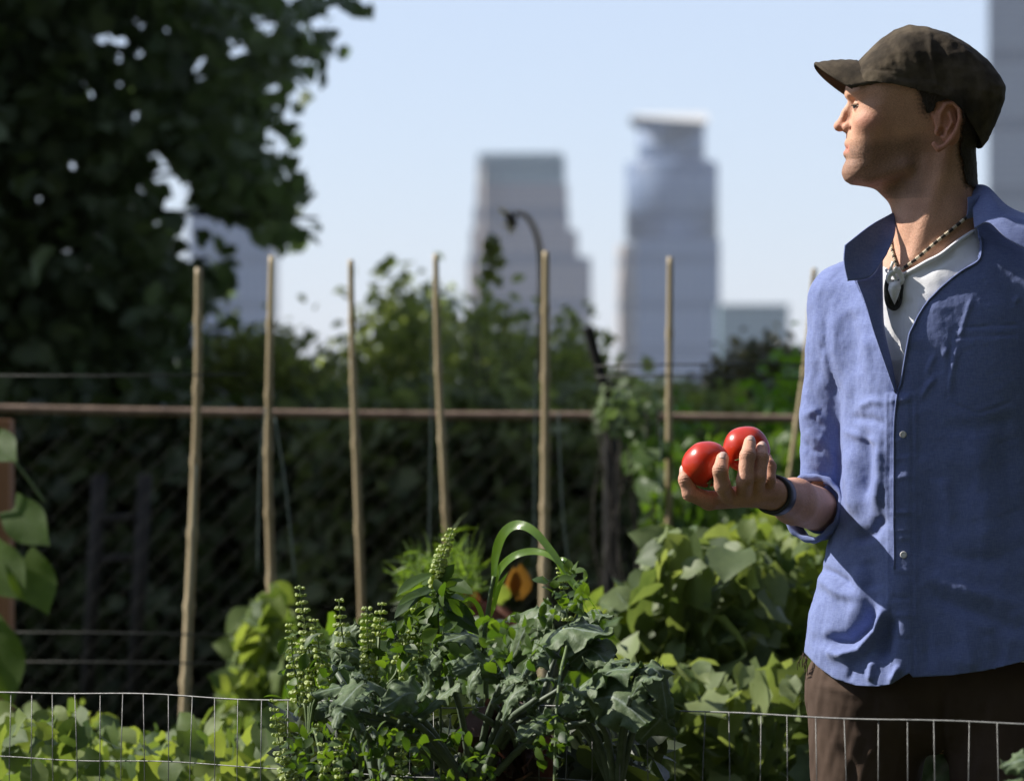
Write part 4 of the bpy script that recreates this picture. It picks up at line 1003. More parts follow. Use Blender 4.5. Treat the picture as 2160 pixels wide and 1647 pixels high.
    for k in range(-int(H_/st), n):
        for sgn in (1, -1):
            a = (x0+k*st, 0.02) if sgn == 1 else (x0+k*st, H_); b = (a[0]+H_, H_) if sgn == 1 else (a[0]+H_, .02)
            if b[0] < x0 or a[0] > x1: continue
            base = len(vv); dx = .00055
            for (xx, zz) in (a, b):
                for (ox, oy) in ((-dx, 0), (0, -dx), (dx, 0), (0, dx)): vv.append((xx+ox, CY+.002*sgn+oy, zz+.0))
            for q_ in range(4): ff.append((base+q_, base+(q_+1) % 4, base+4+(q_+1) % 4, base+4+q_))
    mesh_obj('wire_mesh', vv, ff, zinc, e)
    # leaning dark strut with its black knob at the post
    m = MB(); m.tube(crv([P(1240, 690, 10.7), P(1256, 750, 10.7), P(1276, 820, 10.7), P(1292, 885, 10.72)], 24), [.014]*24, 10)
    tag(m.build('leaning_pipe', black, None), 'dark bent pipe leaning against the fence post near the rounded skyscraper', 'pipe')
    bush('small dark twiggy clump caught at the fence post', [([(1285, 845), (1350, 848), (1365, 885), (1290, 895)], 1)], (10.6, 10.9), 26, 9, .035, .025, 48, dk, OV, 'shrub', cat='shrub')
    # rusty post on the far left
    m = MB(); b0 = P(-16, 880, 9.6); m.box((b0.x-.05, 9.55, -.1), (b0.x+.045, 9.65, P(0, 885, 9.6).z)); 
    o = m.build('wooden_post', simple('orange_wood', (.20, .085, .035), (.34, .16, .07), 12, .8, bump=.5, stretch=(1, 1, .15)), None, False)
    tag(o, 'orange brown wooden post at the left edge under the rail', 'post')
    # old ladder-like lattice in the shade
    m = MB()
    for u in (195, 292):
        a, b = P(u+14, 1000, 12.6), P(u-10, 1460, 12.6); m.tube([b, a], .022, 8)
    for v_ in (1095, 1180): m.tube([P(205, v_, 12.6), P(300, v_-5, 12.6)], .014, 6)
    tag(m.build('wooden_ladder', simple('dark_wood', (.018, .015, .012), (.035, .03, .025), 10, .9), None), 'faint grey wooden ladder standing in the shade behind the fence', 'ladder')

    # ---------------- bamboo stakes
    bam = simple('bamboo', (.28, .21, .11), (.46, .37, .22), 22, .55, bump=.3, stretch=(1, 1, .12))
    S = [([(419,565),(417,800),(409,1050),(398,1300),(386,1560)], .0125, 'leftmost bamboo stake, thick and leaning, crossing the dark shrubs'),
         ([(574,540),(568,800),(566,1000),(572,1230),(574,1500)], .0115, 'bamboo stake rising out of the leafy bean column beside the blue tower'),
         ([(740,548),(744,760),(752,980),(764,1300),(772,1600)], .0105, 'bamboo stake against open sky left of the broad sunlit bush'),
         ([(919,536),(924,760),(936,1000),(948,1250),(958,1600)], .0105, 'bamboo stake in front of the low bluish office block'),
         ([(1152,530),(1151,760),(1150,1000),(1148,1200),(1146,1600)], .0125, 'bamboo stake beside the drooping sunflower stalk, in front of the stepped skyscraper'),
         ([(1414,542),(1412,800),(1411,1000),(1410,1300),(1410,1600)], .0110, 'bamboo stake in front of the rounded skyscraper'),
         ([(1718,566),(1700,760),(1672,960),(1640,1230),(1600,1500)], .0095, 'thin slanting bamboo stake just left of the man')]
    for i, (pts, r_, lab) in enumerate(S):
        Y = 9.9+.07*i; r_ *= .86; pp = crv([P(a, b, Y) for a, b in pts], 60); zb = pp[-1]; pp = np.vstack([pp, [[zb[0]+(pp[-1]-pp[-8])[0], Y, 0.0]]])
        rr_ = np.full(len(pp), r_); rr_ *= np.linspace(.78, 1.1, len(pp))
        for k in range(7+i % 3, len(pp)-1, 9): rr_[k] *= 1.3
        o = mesh_obj('bamboo_stake', *tube_arr(pp, rr_, 12), bam, None); tag(o, lab, 'stake', 'bamboo stakes in a row')
    # strings
    strm = simple('garden_twine', (.05, .08, .075), (.08, .11, .10), 60, .8)
    SS = [([(560,860),(548,1000),(543,1210)], 'thin green string left of the second bamboo stake'), ([(580,880),(602,1020),(624,1230)], 'slack grey string right of the second bamboo stake'),
          ([(414,980),(402,1250),(396,1480)], 'thin string tied to the leftmost bamboo stake'), ([(912,600),(909,900),(905,1190)], 'thin string left of the stake in front of the office block'),
          ([(1130,760),(1128,1000),(1126,1200)], 'thin string left of the stake beside the sunflower'), ([(1178,870),(1186,1060),(1204,1240)], 'slack string right of the stake beside the sunflower'),
          ([(1395,900),(1393,1050),(1390,1180)], 'thin string left of the stake before the rounded skyscraper')]
    for i, (pts, lab) in enumerate(SS):
        m = MB(); m.tube(crv([P(a, b, 9.3+.08*i) for a, b in pts], 16), .0018, 6); tag(m.build('string', strm, None), lab, 'string', 'strings hung along the stakes')
    for v0, v1, lab in [(772, 768, 'upper thin wire strung across in front of the rounded skyscraper'), (795, 800, 'lower thin wire strung across in front of the rounded skyscraper')]:
        m = MB(); m.tube([P(1255, v0, 9.2), P(1412, v0-3, 9.2), P(1700, v1, 9.2)], .0022, 6); tag(m.build('line_wire', zinc, None), lab, 'wire', 'wires strung between stakes')
    for v0, v1, lab in [(1333, 1340, 'upper faint wire strung low across the dark shrubs at left'), (1395, 1400, 'lower faint wire strung low across the dark shrubs at left'), (792, 790, 'faint wire strung across the dark tree above the rail')]:
        m = MB(); m.tube([P(-60, v0, 8.9), P(200, v0+1, 8.9), P(520, v1, 8.9)], .0022, 6); tag(m.build('line_wire', zinc, None), lab, 'wire', 'wires strung between stakes')

    # ---------------- drooping sunflower
    e = empty('sunflower', (P(1148, 0, 14.).x, 14., 0), 'dried drooping sunflower on a curved stalk above the bush', 'sunflower')
    dry = simple('dry_stalk', (.13, .10, .05), (.24, .19, .10), 30, .8)
    m = MB(); m.tube(crv([(P(1146, 0, 14.).x, 14., 0), P(1146, 1300, 14.), P(1140, 900, 14.), P(1142, 640, 14.), P(1140, 540, 14.), P(1130, 490, 14.), P(1110, 456, 14.), P(1085, 450, 14.)], 60), np.linspace(.014, .008, 60), 8); m.build('stem', dry, e)
    c = P(1078, 463, 13.98); m = MB(); m.lathe([(.004, .018), (.022, .014), (.030, .002), (.026, -.012), (.006, -.016)], (0, 0, 0), 24)
    R = Matrix.Rotation(math.radians(62), 3, 'Y'); vv = [tuple(R@Vector(x)+c) for x in np.concatenate(m.v)]
    mesh_obj('seed_head', vv, m.f, simple('seed_brown', (.02, .015, .01), (.05, .04, .025), 120, .8, bump=1), e)
    rr = np.random.default_rng(8); N = 22; an = rr.uniform(0, 6.28, N)
    pos = np.array([tuple(R@Vector((.027*math.cos(a), .027*math.sin(a), 0))+c) for a in an]); dd = np.array([tuple(R@Vector((math.cos(a), math.sin(a), 0))+Vector((-.9, 0, -.3))) for a in an])
    v, f, tt = leaves(pos, dd, rr.normal(size=(N, 3)), rr.uniform(.022, .040, N), LA, rr)
    mesh_obj('petals', v, f, leaf_mat('petal', (.30, .25, .08), (.42, .38, .18), (1.2, 1.1, .6), .6, .5), e, attr={'tint': ('F', tt)})
    uv = in_poly([(1022, 490), (1060, 490), (1056, 600), (1020, 590)], 16, rr); p = px3(uv, np.full(16, 14.)); v, f, tt = leaves(p, rr.normal(size=(16, 3))-[0, 0, 1.2], rr.normal(size=(16, 3)), rr.uniform(.03, .06, 16), HE, rr)
    mesh_obj('withered_leaves', v, f, leaf_mat('withered', (.12, .15, .05), (.22, .24, .09), (1.5, 1.5, .6), .6, .4), e, attr={'tint': ('F', tt)})
# ================================================================= garden beds and foreground
def make_front():
    bean = leaf_mat('bean_leaf_near', (.055, .095, .028), (.18, .225, .066), (1.9, 1.85, .8), .6, .42, .3)
    beang = leaf_mat('bean_leaf_pale', (.065, .10, .038), (.20, .245, .10), (1.85, 1.8, .85), .55, .38, .35)
    stemm = simple('vine_stem', (.07, .11, .03), (.13, .18, .06), 40, .6)
    def vine(name, lab, cat, polys, Y, N, size, seed, mat=bean, grp=None, up=.7, face=(-.55, -.2, .6)):
        r = np.random.default_rng(seed); al = np.concatenate([np.array(p[0], float) for p in polys]); ym = sum(Y)/2; b = P((al[:, 0].min()+al[:, 0].max())/2, 0, ym)
        e = empty(name, (b.x, ym, 0), lab, cat, grp); pp = []
        for poly, fr in polys:
            n = int(N*fr); uv = in_poly(poly, n, r); pp.append(px3(uv, r.uniform(Y[0], Y[1], n)))
        p = np.concatenate(pp); n = len(p)
        d = r.normal(size=(n, 3))*.7; d[:, 2] -= .7; nn = r.normal(size=(n, 3))*.45+np.array(face)
        v, f, t = leaves(p, d, nn, r.uniform(size*.55, size*1.25, n), HE, r)
        mesh_obj('leaves', v, f, mat, e, attr={'tint': ('F', t)})
        m = MB(); rr = random.Random(seed)
        for k in range(10):
            t_ = p[rr.randrange(n)]; a = Vector((b.x+rr.uniform(-.15, .15), ym, 0)); c = Vector(t_)
            m.tube(crv([a, (a+c)/2+Vector((rr.uniform(-.06, .06), rr.uniform(-.06, .06), .05)), c], 12), np.linspace(.005, .002, 12), 5)
        m.build('vines', stemm, e); return e
    vine('bean_plant', 'bean plant climbing like a column up the second bamboo stake', 'bean plant', [([(548, 1250), (590, 1245), (600, 1340), (600, 1430), (570, 1560), (460, 1560), (480, 1440), (505, 1350), (525, 1290)], 1)], (8.8, 9.4), 345, 0.063, 61)
    G = 'bean plants on the right'
    vine('bean_plant', 'tall leafy bean plant around the stake left of the tomatoes', 'bean plant', [([(1385, 1130), (1440, 1115), (1500, 1150), (1620, 1180), (1620, 1420), (1300, 1420), (1310, 1300), (1370, 1200)], 1)], (7.6, 8.4), 690, 0.066, 62, beang, G)
    vine('bean_plant', 'bright bean plant between the raised hand and the shirt', 'bean plant', [([(1560, 1100), (1700, 1080), (1760, 1100), (1760, 1480), (1560, 1480)], 1)], (8.0, 8.8), 529, 0.059, 63, bean, G)
    vine('bean_plant', 'bean plant low behind the wire fence left of the brown trousers', 'bean plant', [([(1290, 1400), (1740, 1400), (1740, 1720), (1290, 1720)], 1)], (7.2, 8.2), 758, 0.063, 64, beang, G)
    vine('bean_plant', 'green bean foliage just right of the grass blades', 'bean plant', [([(1250, 1290), (1340, 1280), (1340, 1500), (1250, 1500)], 1)], (7.6, 8.2), 138, 0.056, 65, bean, G)
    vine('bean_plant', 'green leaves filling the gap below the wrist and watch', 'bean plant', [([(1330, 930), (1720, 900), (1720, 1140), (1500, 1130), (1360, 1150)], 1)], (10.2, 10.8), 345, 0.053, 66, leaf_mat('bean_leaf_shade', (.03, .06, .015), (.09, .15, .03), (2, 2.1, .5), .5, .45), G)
    vine('squash_plant', 'low spread of green leaves behind the wire fence at bottom left', 'squash plant', [([(-100, 1540), (60, 1490), (190, 1500), (260, 1540), (420, 1530), (600, 1470), (660, 1500), (660, 1760), (-100, 1760)], 1)], (6.7, 8.7), 758, 0.050, 67, bean)
    vine('squash_plant', 'squash leaves in the middle bed behind the kale', 'squash plant', [([(640, 1330), (1300, 1300), (1300, 1760), (640, 1760)], 1)], (7.0, 7.8), 459, 0.056, 68, leaf_mat('squash_leaf', (.03, .06, .012), (.08, .13, .025), (2, 2.1, .5), .5, .4))
    # big climbing leaves on the left edge
    vinel = leaf_mat('vine_leaf', (.03, .06, .015), (.075, .12, .025), (2.2, 2.2, .5), .6, .45, .25)
    e = empty('climbing_vine', (P(-20, 0, 8.9).x, 8.9, 0), 'climbing vine with large heart shaped leaves at the left edge', 'vine')
    m = MB(); m.tube(crv([(P(-30, 0, 8.9).x, 8.9, 0), P(-14, 1400, 8.9), P(-20, 1150, 8.9), P(-10, 900, 8.9), P(-18, 820, 8.9)], 30), .004, 6); m.tube(crv([P(-10, 940, 8.9), P(40, 985, 8.9), P(95, 1060, 8.9)], 12), .003, 6); m.build('vines', stemm, e)
    for (b, t_, sz, nn) in [((28, 1072), (98, 1146), 1, (-.6, -.5, .55)), ((-14, 925), (30, 968), 1, (-.5, -.5, .6)), ((-22, 1165), (48, 1262), 1, (-.2, -.9, .2)), ((44, 1180), (104, 1288), 1, (.4, -.9, .1)), ((-34, 1330), (26, 1480), 1, (.2, -.9, .1))]:
        a, c = P(*b, 8.9), P(*t_, 8.83); L = (c-a).length
        V0, F0 = leaf_tpl(10, 8, lambda t: (.10+.34*math.sin(math.pi*min(1, t*.84+.16))**.8)*(1-t**5*.98), .16, .12, .10, 1.2)
        v, f, tt = leaves(np.array([tuple(a)]), np.array([tuple(c-a)]), np.array([nn], float), np.array([L]), (V0, F0), np.random.default_rng(3))
        mesh_obj('leaf', v, f, vinel, e, attr={'tint': ('F', tt*0+random.random())})
    # feathery and orange plants behind the kale
    r = np.random.default_rng(71)
    e = empty('dill_plant', (P(930, 0, 8.2).x, 8.2, 0), 'feathery light green dill plant behind the tall basil spike', 'herb')
    m = MB(); pos = []; dr = []
    for k in range(16):
        a = P(920+random.uniform(-30, 60), 1420, 8.2); b = P(840+random.uniform(0, 170), 1130+random.uniform(0, 110), 8.2+random.uniform(-.15, .15)); c = crv([a, (a+b)/2+Vector((random.uniform(-.03, .03), 0, .03)), b], 14)
        m.tube(c, .0018, 5)
        for i in range(4, 14):
            for j in range(6): pos.append(c[i]+r.normal(size=3)*.008); dr.append(r.normal(size=3)+[0, 0, .5])
    m.add([tuple(P(930, 1420, 8.2)), tuple(P(934, 1420, 8.2)), (P(932, 0, 8.2).x, 8.2, 0)], [(0, 1, 2)]); m.build('stems', stemm, e)
    pos = np.array(pos); v, f, tt = leaves(pos, np.array(dr), r.normal(size=pos.shape), r.uniform(.03, .06, len(pos)), NE, r)
    mesh_obj('fronds', v, f, leaf_mat('dill', (.10, .16, .03), (.18, .26, .06), (1.6, 1.7, .5), .5, .5), e, attr={'tint': ('F', tt)})
    e = empty('autumn_plant', (P(1060, 0, 8.7).x, 8.7, 0), 'plant with orange and rust red leaves behind the arching grass blades', 'plant')
    m = MB(); m.tube(crv([(P(1060, 0, 8.7).x, 8.7, 0), P(1058, 1400, 8.7), P(1070, 1230, 8.7)], 14), .004, 6); m.tube(crv([P(1056, 1400, 8.7), P(1010, 1320, 8.7), P(970, 1260, 8.7)], 10), .003, 6); m.build('stem', stemm, e)
    om = leaf_mat('orange_leaf', (.15, .085, .03), (.20, .12, .04), (1.5, 1.2, .5), .5, .5); rm = leaf_mat('rust_leaf', (.10, .03, .02), (.17, .06, .03), (1.5, 1, .6), .5, .4)
    for (b, t_, mt) in [((1096, 1258), (1100, 1196), om), ((1082, 1250), (1086, 1204), om), ((1060, 1270), (1056, 1235), bean), ((940, 1240), (1005, 1282), rm), ((985, 1285), (1060, 1298), rm), ((1010, 1275), (960, 1250), rm), ((1030, 1290), (1090, 1310), rm)]:
        a, c = P(*b, 8.7), P(*t_, 8.65); v, f, tt = leaves(np.array([tuple(a)]), np.array([tuple(c-a)]), np.array([[.1, -1, .3]]), np.array([(c-a).length*.9]), OV, r); mesh_obj('leaf', v, f, mt, e, attr={'tint': ('F', tt)})

    # ---------------- welded wire fence in front
    galv = simple('galvanised_wire', (.09, .09, .085), (.18, .18, .17), 120, .5, .4)
    e = empty('wire_fence', (0, 5.75, 0), 'low galvanised welded wire fence crossing in front of the man and the kale', 'fence')
    xa, xb = P(-160, 0, 6.34).x, P(2330, 0, 5.15).x
    fy = lambda x: 6.34+(5.15-6.34)*(x-xa)/(xb-xa)
    zt = lambda x: .851+.042*(x-xa)/(xb-xa)+.0022*math.sin(x*9)+.0015*math.sin(x*23+1)
    m = MB(); st = .0362; n = int((xb-xa)/st)
    for row in range(9):
        pts = []
        for i in range(n*3+1):
            x = xa+i*st/3; pts.append((x, fy(x)+.003*math.sin(x*11+row), zt(x)-row*.0985+.0012*math.sin(x*17+row*2)))
        m.tube(pts, .0012 if row == 0 else .0009, 6)
    rr = random.Random(4)
    for i in range(n+1):
        x = xa+i*st; k = rr.uniform(-.0035, .0035); m.tube([(x+k, fy(x)-.002, zt(x)), (x+k*.2+rr.uniform(-.002, .002), fy(x)-.0015, zt(x)-.1), (x-k, fy(x)-.002, zt(x)-.3), (x, fy(x)-.002, .02)], .00072, 6)
    m.build('wire_mesh', galv, e)
    for x in (xa, xb, ):
        m = MB(); m.tube([(x, fy(x)+.01, -.1), (x, fy(x)+.01, .95)], .012, 10); m.build('post', galv, e)

    # ---------------- kale
    t = NT('kale_leaf'); a = t.n('ShaderNodeAttribute', attribute_name='vein'); n1 = t.noise(90, 4, .6)
    c = t.ramp(n1, [(.3, (.070, .115, .045)), (.7, (.165, .215, .105))])
    mx = t.n('ShaderNodeMix', data_type='RGBA'); t.l(a.outputs['Fac'], mx.inputs[0]); t.l(c, mx.inputs[6]); mx.inputs[7].default_value = (.30, .36, .30, 1)
    b = t.bsdf(mx.outputs[2], .52, 0, .28, t.bump(n1, .6, .003)); b.inputs['Sheen Weight'].default_value = .05
    tr = t.n('ShaderNodeBsdfTranslucent'); tr.inputs[0].default_value = (.16, .26, .08, 1); ms = t.n('ShaderNodeMixShader'); ms.inputs[0].default_value = .3
    t.l(b.outputs[0], ms.inputs[1]); t.l(tr.outputs[0], ms.inputs[2]); kale = t.end(ms.outputs[0])
    def kleaf(e, base, mid, tip, wd, nrm, Y, seed, ruf=1.0):
        r = np.random.default_rng(seed); A, B_, C = P(*base, Y[0]), P(*mid, Y[1]), P(*tip, Y[2]); nl, nw = 54, 30
        c = crv([A, B_, C], nl+1); T = np.gradient(c, axis=0); T /= np.linalg.norm(T, axis=1)[:, None]; N0 = np.array(nrm, float); V = []; ve = []
        ph = r.uniform(0, 6.28, 6); Wm = wd/FPX*Y[1]
        for i in range(nl+1):
            t_ = i/nl; nn = N0-T[i]*(N0@T[i]); nn /= np.linalg.norm(nn); s = np.cross(T[i], nn)
            w = Wm*1.08*(math.sin(math.pi*min(1, .05+t_*.95)**1.15)**.62)*(1+.13*math.sin(t_*23+ph[0])+.08*math.sin(t_*41+ph[1]))
            for j in range(nw+1):
                x = j/nw*2-1; ax = abs(x)
                z = -ax**1.8*w*.28+ruf*Wm*(.22*ax**2.5*math.sin(t_*17+ph[2]+(1.7 if x > 0 else 0))+.17*ax**4*math.sin(t_*37+ph[3]+x*3)+.09*ax**6*math.sin(t_*71+ph[4]))
                z += Wm*.02*math.sin(t_*24-ax*9+ph[5])
                V.append(c[i]+s*x*w*(1-.1*ax)+nn*z+T[i]*Wm*.16*ax**2*math.sin(t_*29+ph[1]))
                rib = max(0, 1-ax/.05)+.55*max(0, 1-abs(((t_*9-ax*2.2) % 1)-.5)/.07)*(1-ax); ve.append(min(1, rib))
        F = [(i*(nw+1)+j, i*(nw+1)+j+1, (i+1)*(nw+1)+j+1, (i+1)*(nw+1)+j) for i in range(nl) for j in range(nw)]
        o = mesh_obj('leaf', V, F, kale, e, attr={'vein': ('F', ve)}); solid(o, .0008); return A
    stk = simple('kale_stalk', (.06, .085, .05), (.11, .14, .09), 50, .6)
    def kplant(lab, root_u, Y, LS_):
        e = empty('kale_plant', (P(root_u, 0, Y).x, Y, 0), lab, 'kale plant', 'kale plants pushing through the wire fence'); m = MB(); c0 = P(root_u, 1620, Y)
        m.tube(crv([(c0.x, Y, 0), (c0.x+.01, Y, .3), tuple(c0)], 14), np.linspace(.014, .010, 14), 10)
        for i, L in enumerate(LS_):
            A = kleaf(e, *L, seed=int(root_u)+i*7); m.tube(crv([c0+Vector((0, 0, -.04)), (c0+A)/2+Vector((0, 0, .01)), A], 10), np.linspace(.006, .0035, 10), 7)
        m.build('stalk', stk, e); return e
    kplant('kale plant with the widest dark drooping leaf, rightmost of the kale', 1300, 5.62, [
        ((1170, 1500), (1260, 1425), (1345, 1408), 62, (.25, -.55, .8), (5.6, 5.55, 5.5)),
        ((1385, 1440), (1400, 1500), (1350, 1560), 50, (.6, -.8, .2), (5.55, 5.5, 5.5)),
        ((1345, 1412), (1390, 1420), (1408, 1520), 40, (.5, -.7, .5), (5.52, 5.5, 5.5)),
        ((1210, 1500), (1290, 1470), (1370, 1530), 58, (.1, -.95, .3), (5.56, 5.5, 5.46)),
        ((1190, 1500), (1140, 1520), (1090, 1560), 30, (-.2, -.6, .7), (5.6, 5.56, 5.5)),
        ((1260, 1520), (1235, 1470), (1195, 1440), 26, (-.5, -.5, .6), (5.5, 5.48, 5.46)), ((1330, 1470), (1365, 1430), (1398, 1432), 22, (.4, -.6, .7), (5.46, 5.44, 5.42)), ((1250, 1440), (1290, 1400), (1330, 1395), 20, (-.2, -.5, .8), (5.6, 5.6, 5.6))])
    kplant('kale plant with upright blue green leaves behind the grass stalk', 1110, 5.75, [
        ((1110, 1420), (1180, 1330), (1290, 1340), 58, (.2, -.6, .8), (5.75, 5.7, 5.66)),
        ((1075, 1400), (1120, 1310), (1180, 1290), 44, (-.2, -.75, .6), (5.78, 5.76, 5.74)),
        ((1200, 1400), (1245, 1370), (1285, 1405), 44, (.2, -.9, .4), (5.72, 5.68, 5.64)),
        ((1085, 1480), (1105, 1420), (1128, 1385), 20, (-.7, -.5, .4), (5.6, 5.58, 5.56)),
        ((1050, 1400), (1000, 1340), (930, 1355), 42, (-.2, -.7, .7), (5.76, 5.7, 5.64)),
        ((1060, 1440), (1010, 1400), (950, 1420), 30, (-.1, -.9, .4), (5.66, 5.62, 5.6)),
        ((1040, 1480), (1090, 1440), (1120, 1470), 26, (-.2, -.9, .4), (5.6, 5.6, 5.58)),
        ((1120, 1380), (1160, 1300), (1215, 1268), 26, (-.4, -.4, .8), (5.8, 5.8, 5.8)), ((1180, 1360), (1230, 1300), (1292, 1300), 26, (.1, -.5, .8), (5.8, 5.78, 5.76)), ((1000, 1500), (990, 1450), (1015, 1400), 20, (-.6, -.6, .4), (5.56, 5.54, 5.54)), ((1060, 1520), (1080, 1470), (1125, 1440), 18, (-.4, -.6, .6), (5.5, 5.5, 5.5))])
    kplant('kale plant with arching leaf over the basil, leftmost of the kale', 800, 5.65, [
        ((880, 1520), (780, 1440), (700, 1510), 46, (-.2, -.6, .75), (5.65, 5.58, 5.52)),
        ((820, 1500), (740, 1450), (655, 1465), 26, (0, -.4, .9), (5.66, 5.62, 5.6)),
        ((700, 1400), (720, 1350), (760, 1318), 34, (-.5, -.8, .2), (5.8, 5.8, 5.8)),
        ((900, 1510), (870, 1460), (800, 1500), 40, (.1, -.9, .4), (5.62, 5.56, 5.52)),
        ((860, 1530), (930, 1470), (975, 1440), 24, (-.3, -.5, .8), (5.6, 5.58, 5.56)),
        ((890, 1450), (905, 1400), (935, 1370), 30, (-.5, -.7, .4), (5.7, 5.68, 5.66)),
        ((780, 1420), (745, 1380), (700, 1370), 20, (-.3, -.5, .8), (5.76, 5.76, 5.76)), ((880, 1480), (900, 1440), (880, 1400), 18, (-.7, -.6, .3), (5.55, 5.54, 5.54)), ((760, 1540), (720, 1500), (706, 1540), 18, (-.3, -.8, .4), (5.5, 5.48, 5.46))])
    r_ = random.Random(12)
    def small(n, poly, Yr, wr):
        out = []
        for uv in in_poly(poly, n, np.random.default_rng(n)):
            a = r_.uniform(-2.9, -.25); L = r_.uniform(34, 62); y = r_.uniform(*Yr); m_ = (uv[0]+math.cos(a)*L*.5, uv[1]+math.sin(a)*L*.5-8); t_ = (uv[0]+math.cos(a)*L, uv[1]+math.sin(a)*L*.55)
            out.append(((uv[0], uv[1]), m_, t_, r_.uniform(*wr), (r_.uniform(-.6, .2), -.6, r_.uniform(.4, .9)), (y, y-.02, y-.04)))
        return out
    kplant('bushy young kale of many small ruffled leaves in the middle of the kale row', 1000, 5.68, small(16, [(690, 1440), (1000, 1380), (1250, 1400), (1340, 1480), (1300, 1540), (720, 1540)], (5.5, 5.75), (13, 22)))
    kplant('kale plant whose single leaf tip pokes in at the bottom right corner', 2210, 4.9, [
        ((2250, 1600), (2170, 1600), (2108, 1618), 34, (0, -.6, .8), (4.9, 4.9, 4.9)), ((2200, 1680), (2160, 1660), (2120, 1680), 34, (0, -.8, .6), (4.9, 4.88, 4.86))])

    # ---------------- basil with seed spikes
    cupm = leaf_mat('seed_cup', (.26, .33, .10), (.46, .52, .22), (1.5, 1.5, .6), .5, .4); hb = leaf_mat('basil_leaf', (.028, .06, .012), (.085, .14, .025), (2.0, 2.0, .5), .5, .45, .35)
    def cup(m, c, d, R):
        d = Vector(d).normalized(); Q = d.to_track_quat('Z', 'Y').to_matrix(); prof = [(.25, 0), (.8, .45), (1.0, 1.1), (.75, 1.7), (.55, 1.55)]; n = 6; vv = []
        for r_, z in prof:
            for k in range(n):
                a = k*math.pi/3; vv.append(tuple(c+Q@Vector((r_*R*math.cos(a), r_*R*math.sin(a)*.8, z*R))))
        m.add(vv, [(i*n+k, i*n+(k+1) % n, (i+1)*n+(k+1) % n, (i+1)*n+k) for i in range(len(prof)-1) for k in range(n)]+[tuple((len(prof)-1)*n+k for k in range(n))])
    def spike(e, pts, Y, sp=15, R=4.6, seed=1, bare=.0):
        rr = random.Random(seed); L = sum(math.dist(pts[i], pts[i+1]) for i in range(len(pts)-1)); c = crv([P(a, b, Y) for a, b in pts], 60); m = MB(); m.tube(c, np.linspace(.0016, .0008, 60), 6); m.build('stem', stemm, e)
        m = MB(); n = max(3, int(L/sp)); Rw = R*1.35/FPX*Y
        for i in range(n+1):
            t_ = i/n
            if t_ < bare: continue
            k = min(59, int(t_*59)); ctr = Vector(c[k]); sc = 1-.45*t_**2
            for j in range(7):
                a = j*2*math.pi/7+i*.9+rr.uniform(-.3, .3); d = Vector((math.cos(a), math.sin(a), rr.uniform(.1, .5))); cup(m, ctr+d*Rw*1.1*sc, d, Rw*sc*rr.uniform(.8, 1.15))
        mesh_obj('seed_cups', np.concatenate(m.v), m.f, cupm, e, attr={'tint': ('F', np.repeat([rr.random() for _ in range(len(m.v))], [len(x) for x in m.v]))})
    def basil(lab, u0, Y, spikes, leafpoly, N, size, seed):
        e = empty('basil_plant', (P(u0, 0, Y).x, Y, 0), lab, 'basil plant', 'basil plants gone to seed'); m = MB()
        for i, s in enumerate(spikes): spike(e, s[0], Y+s[1], *s[2:], seed=seed+i); m.tube(crv([(P(u0, 0, Y).x, Y, 0), P(u0, 1620, Y), P(*s[0][0], Y+s[1])], 16), .0022, 6)
        m.build('stems', stemm, e)
        r = np.random.default_rng(seed); pp = []
        for poly, fr in leafpoly: n = int(N*fr); pp.append(px3(in_poly(poly, n, r), r.uniform(Y-.08, Y+.12, n)))
        p = np.concatenate(pp); n = len(p); d = r.normal(size=(n, 3)); d[:, 2] -= .2; nn = r.normal(size=(n, 3))*.6+[-.2, -.2, .7]
        v, f, t_ = leaves(p, d, nn, r.uniform(size*.6, size*1.3, n), OV, r); mesh_obj('leaves', v, f, hb, e, attr={'tint': ('F', t_)}); return e
    basil('basil plant gone to seed with tall clustered spikes at the left of the kale', 650, 5.72, [
        ([(668, 1470), (650, 1360), (632, 1242)], 0, 15, 5.6), ([(628, 1480), (618, 1390), (612, 1320)], .02, 15, 4.8), ([(690, 1450), (676, 1380), (662, 1310)], -.02, 15, 4.8), ([(655, 1480), (640, 1420), (634, 1360)], .01, 15, 4.6),
        ([(728, 1380), (720, 1320), (715, 1268)], .05, 18, 5.), ([(690, 1640), (684, 1590), (672, 1530)], -.05, 16, 4.4), ([(606, 1647), (588, 1560), (576, 1480)], 0, 17, 4.8), ([(628, 1690), (612, 1600), (600, 1520)], 0, 17, 4.8)],
        [([(585, 1420), (700, 1410), (720, 1520), (600, 1540)], .55), ([(600, 1340), (680, 1330), (690, 1420), (600, 1420)], .45)], 70, .020, 81)
    basil('basil plant with two pale upright spikes in front of the grey kale leaf', 790, 5.7, [
        ([(780, 1445), (776, 1370), (774, 1285)], 0, 13, 5.6), ([(800, 1340), (802, 1310), (806, 1276)], .02, 13, 4.8), ([(860, 1450), (852, 1380), (846, 1330)], .02, 14, 4.4), ([(842, 1400), (866, 1340), (880, 1270)], .04, 14, 4.4), ([(880, 1450), (884, 1390), (896, 1330)], 0, 14, 4.4)],
        [([(790, 1380), (880, 1320), (960, 1330), (960, 1440), (800, 1450)], .7), ([(820, 1310), (900, 1290), (930, 1330), (820, 1350)], .3)], 120, .022, 82)
    e = basil('tall basil stem with a single high spike above the kale', 930, 5.74, [([(922, 1240), (930, 1180), (955, 1118)], 0, 11, 5.0), ([(925, 1400), (915, 1320), (921, 1240)], 0, 30, 3.)],
        [([(890, 1230), (930, 1220), (980, 1300), (900, 1320)], 1)], 46, .024, 83)
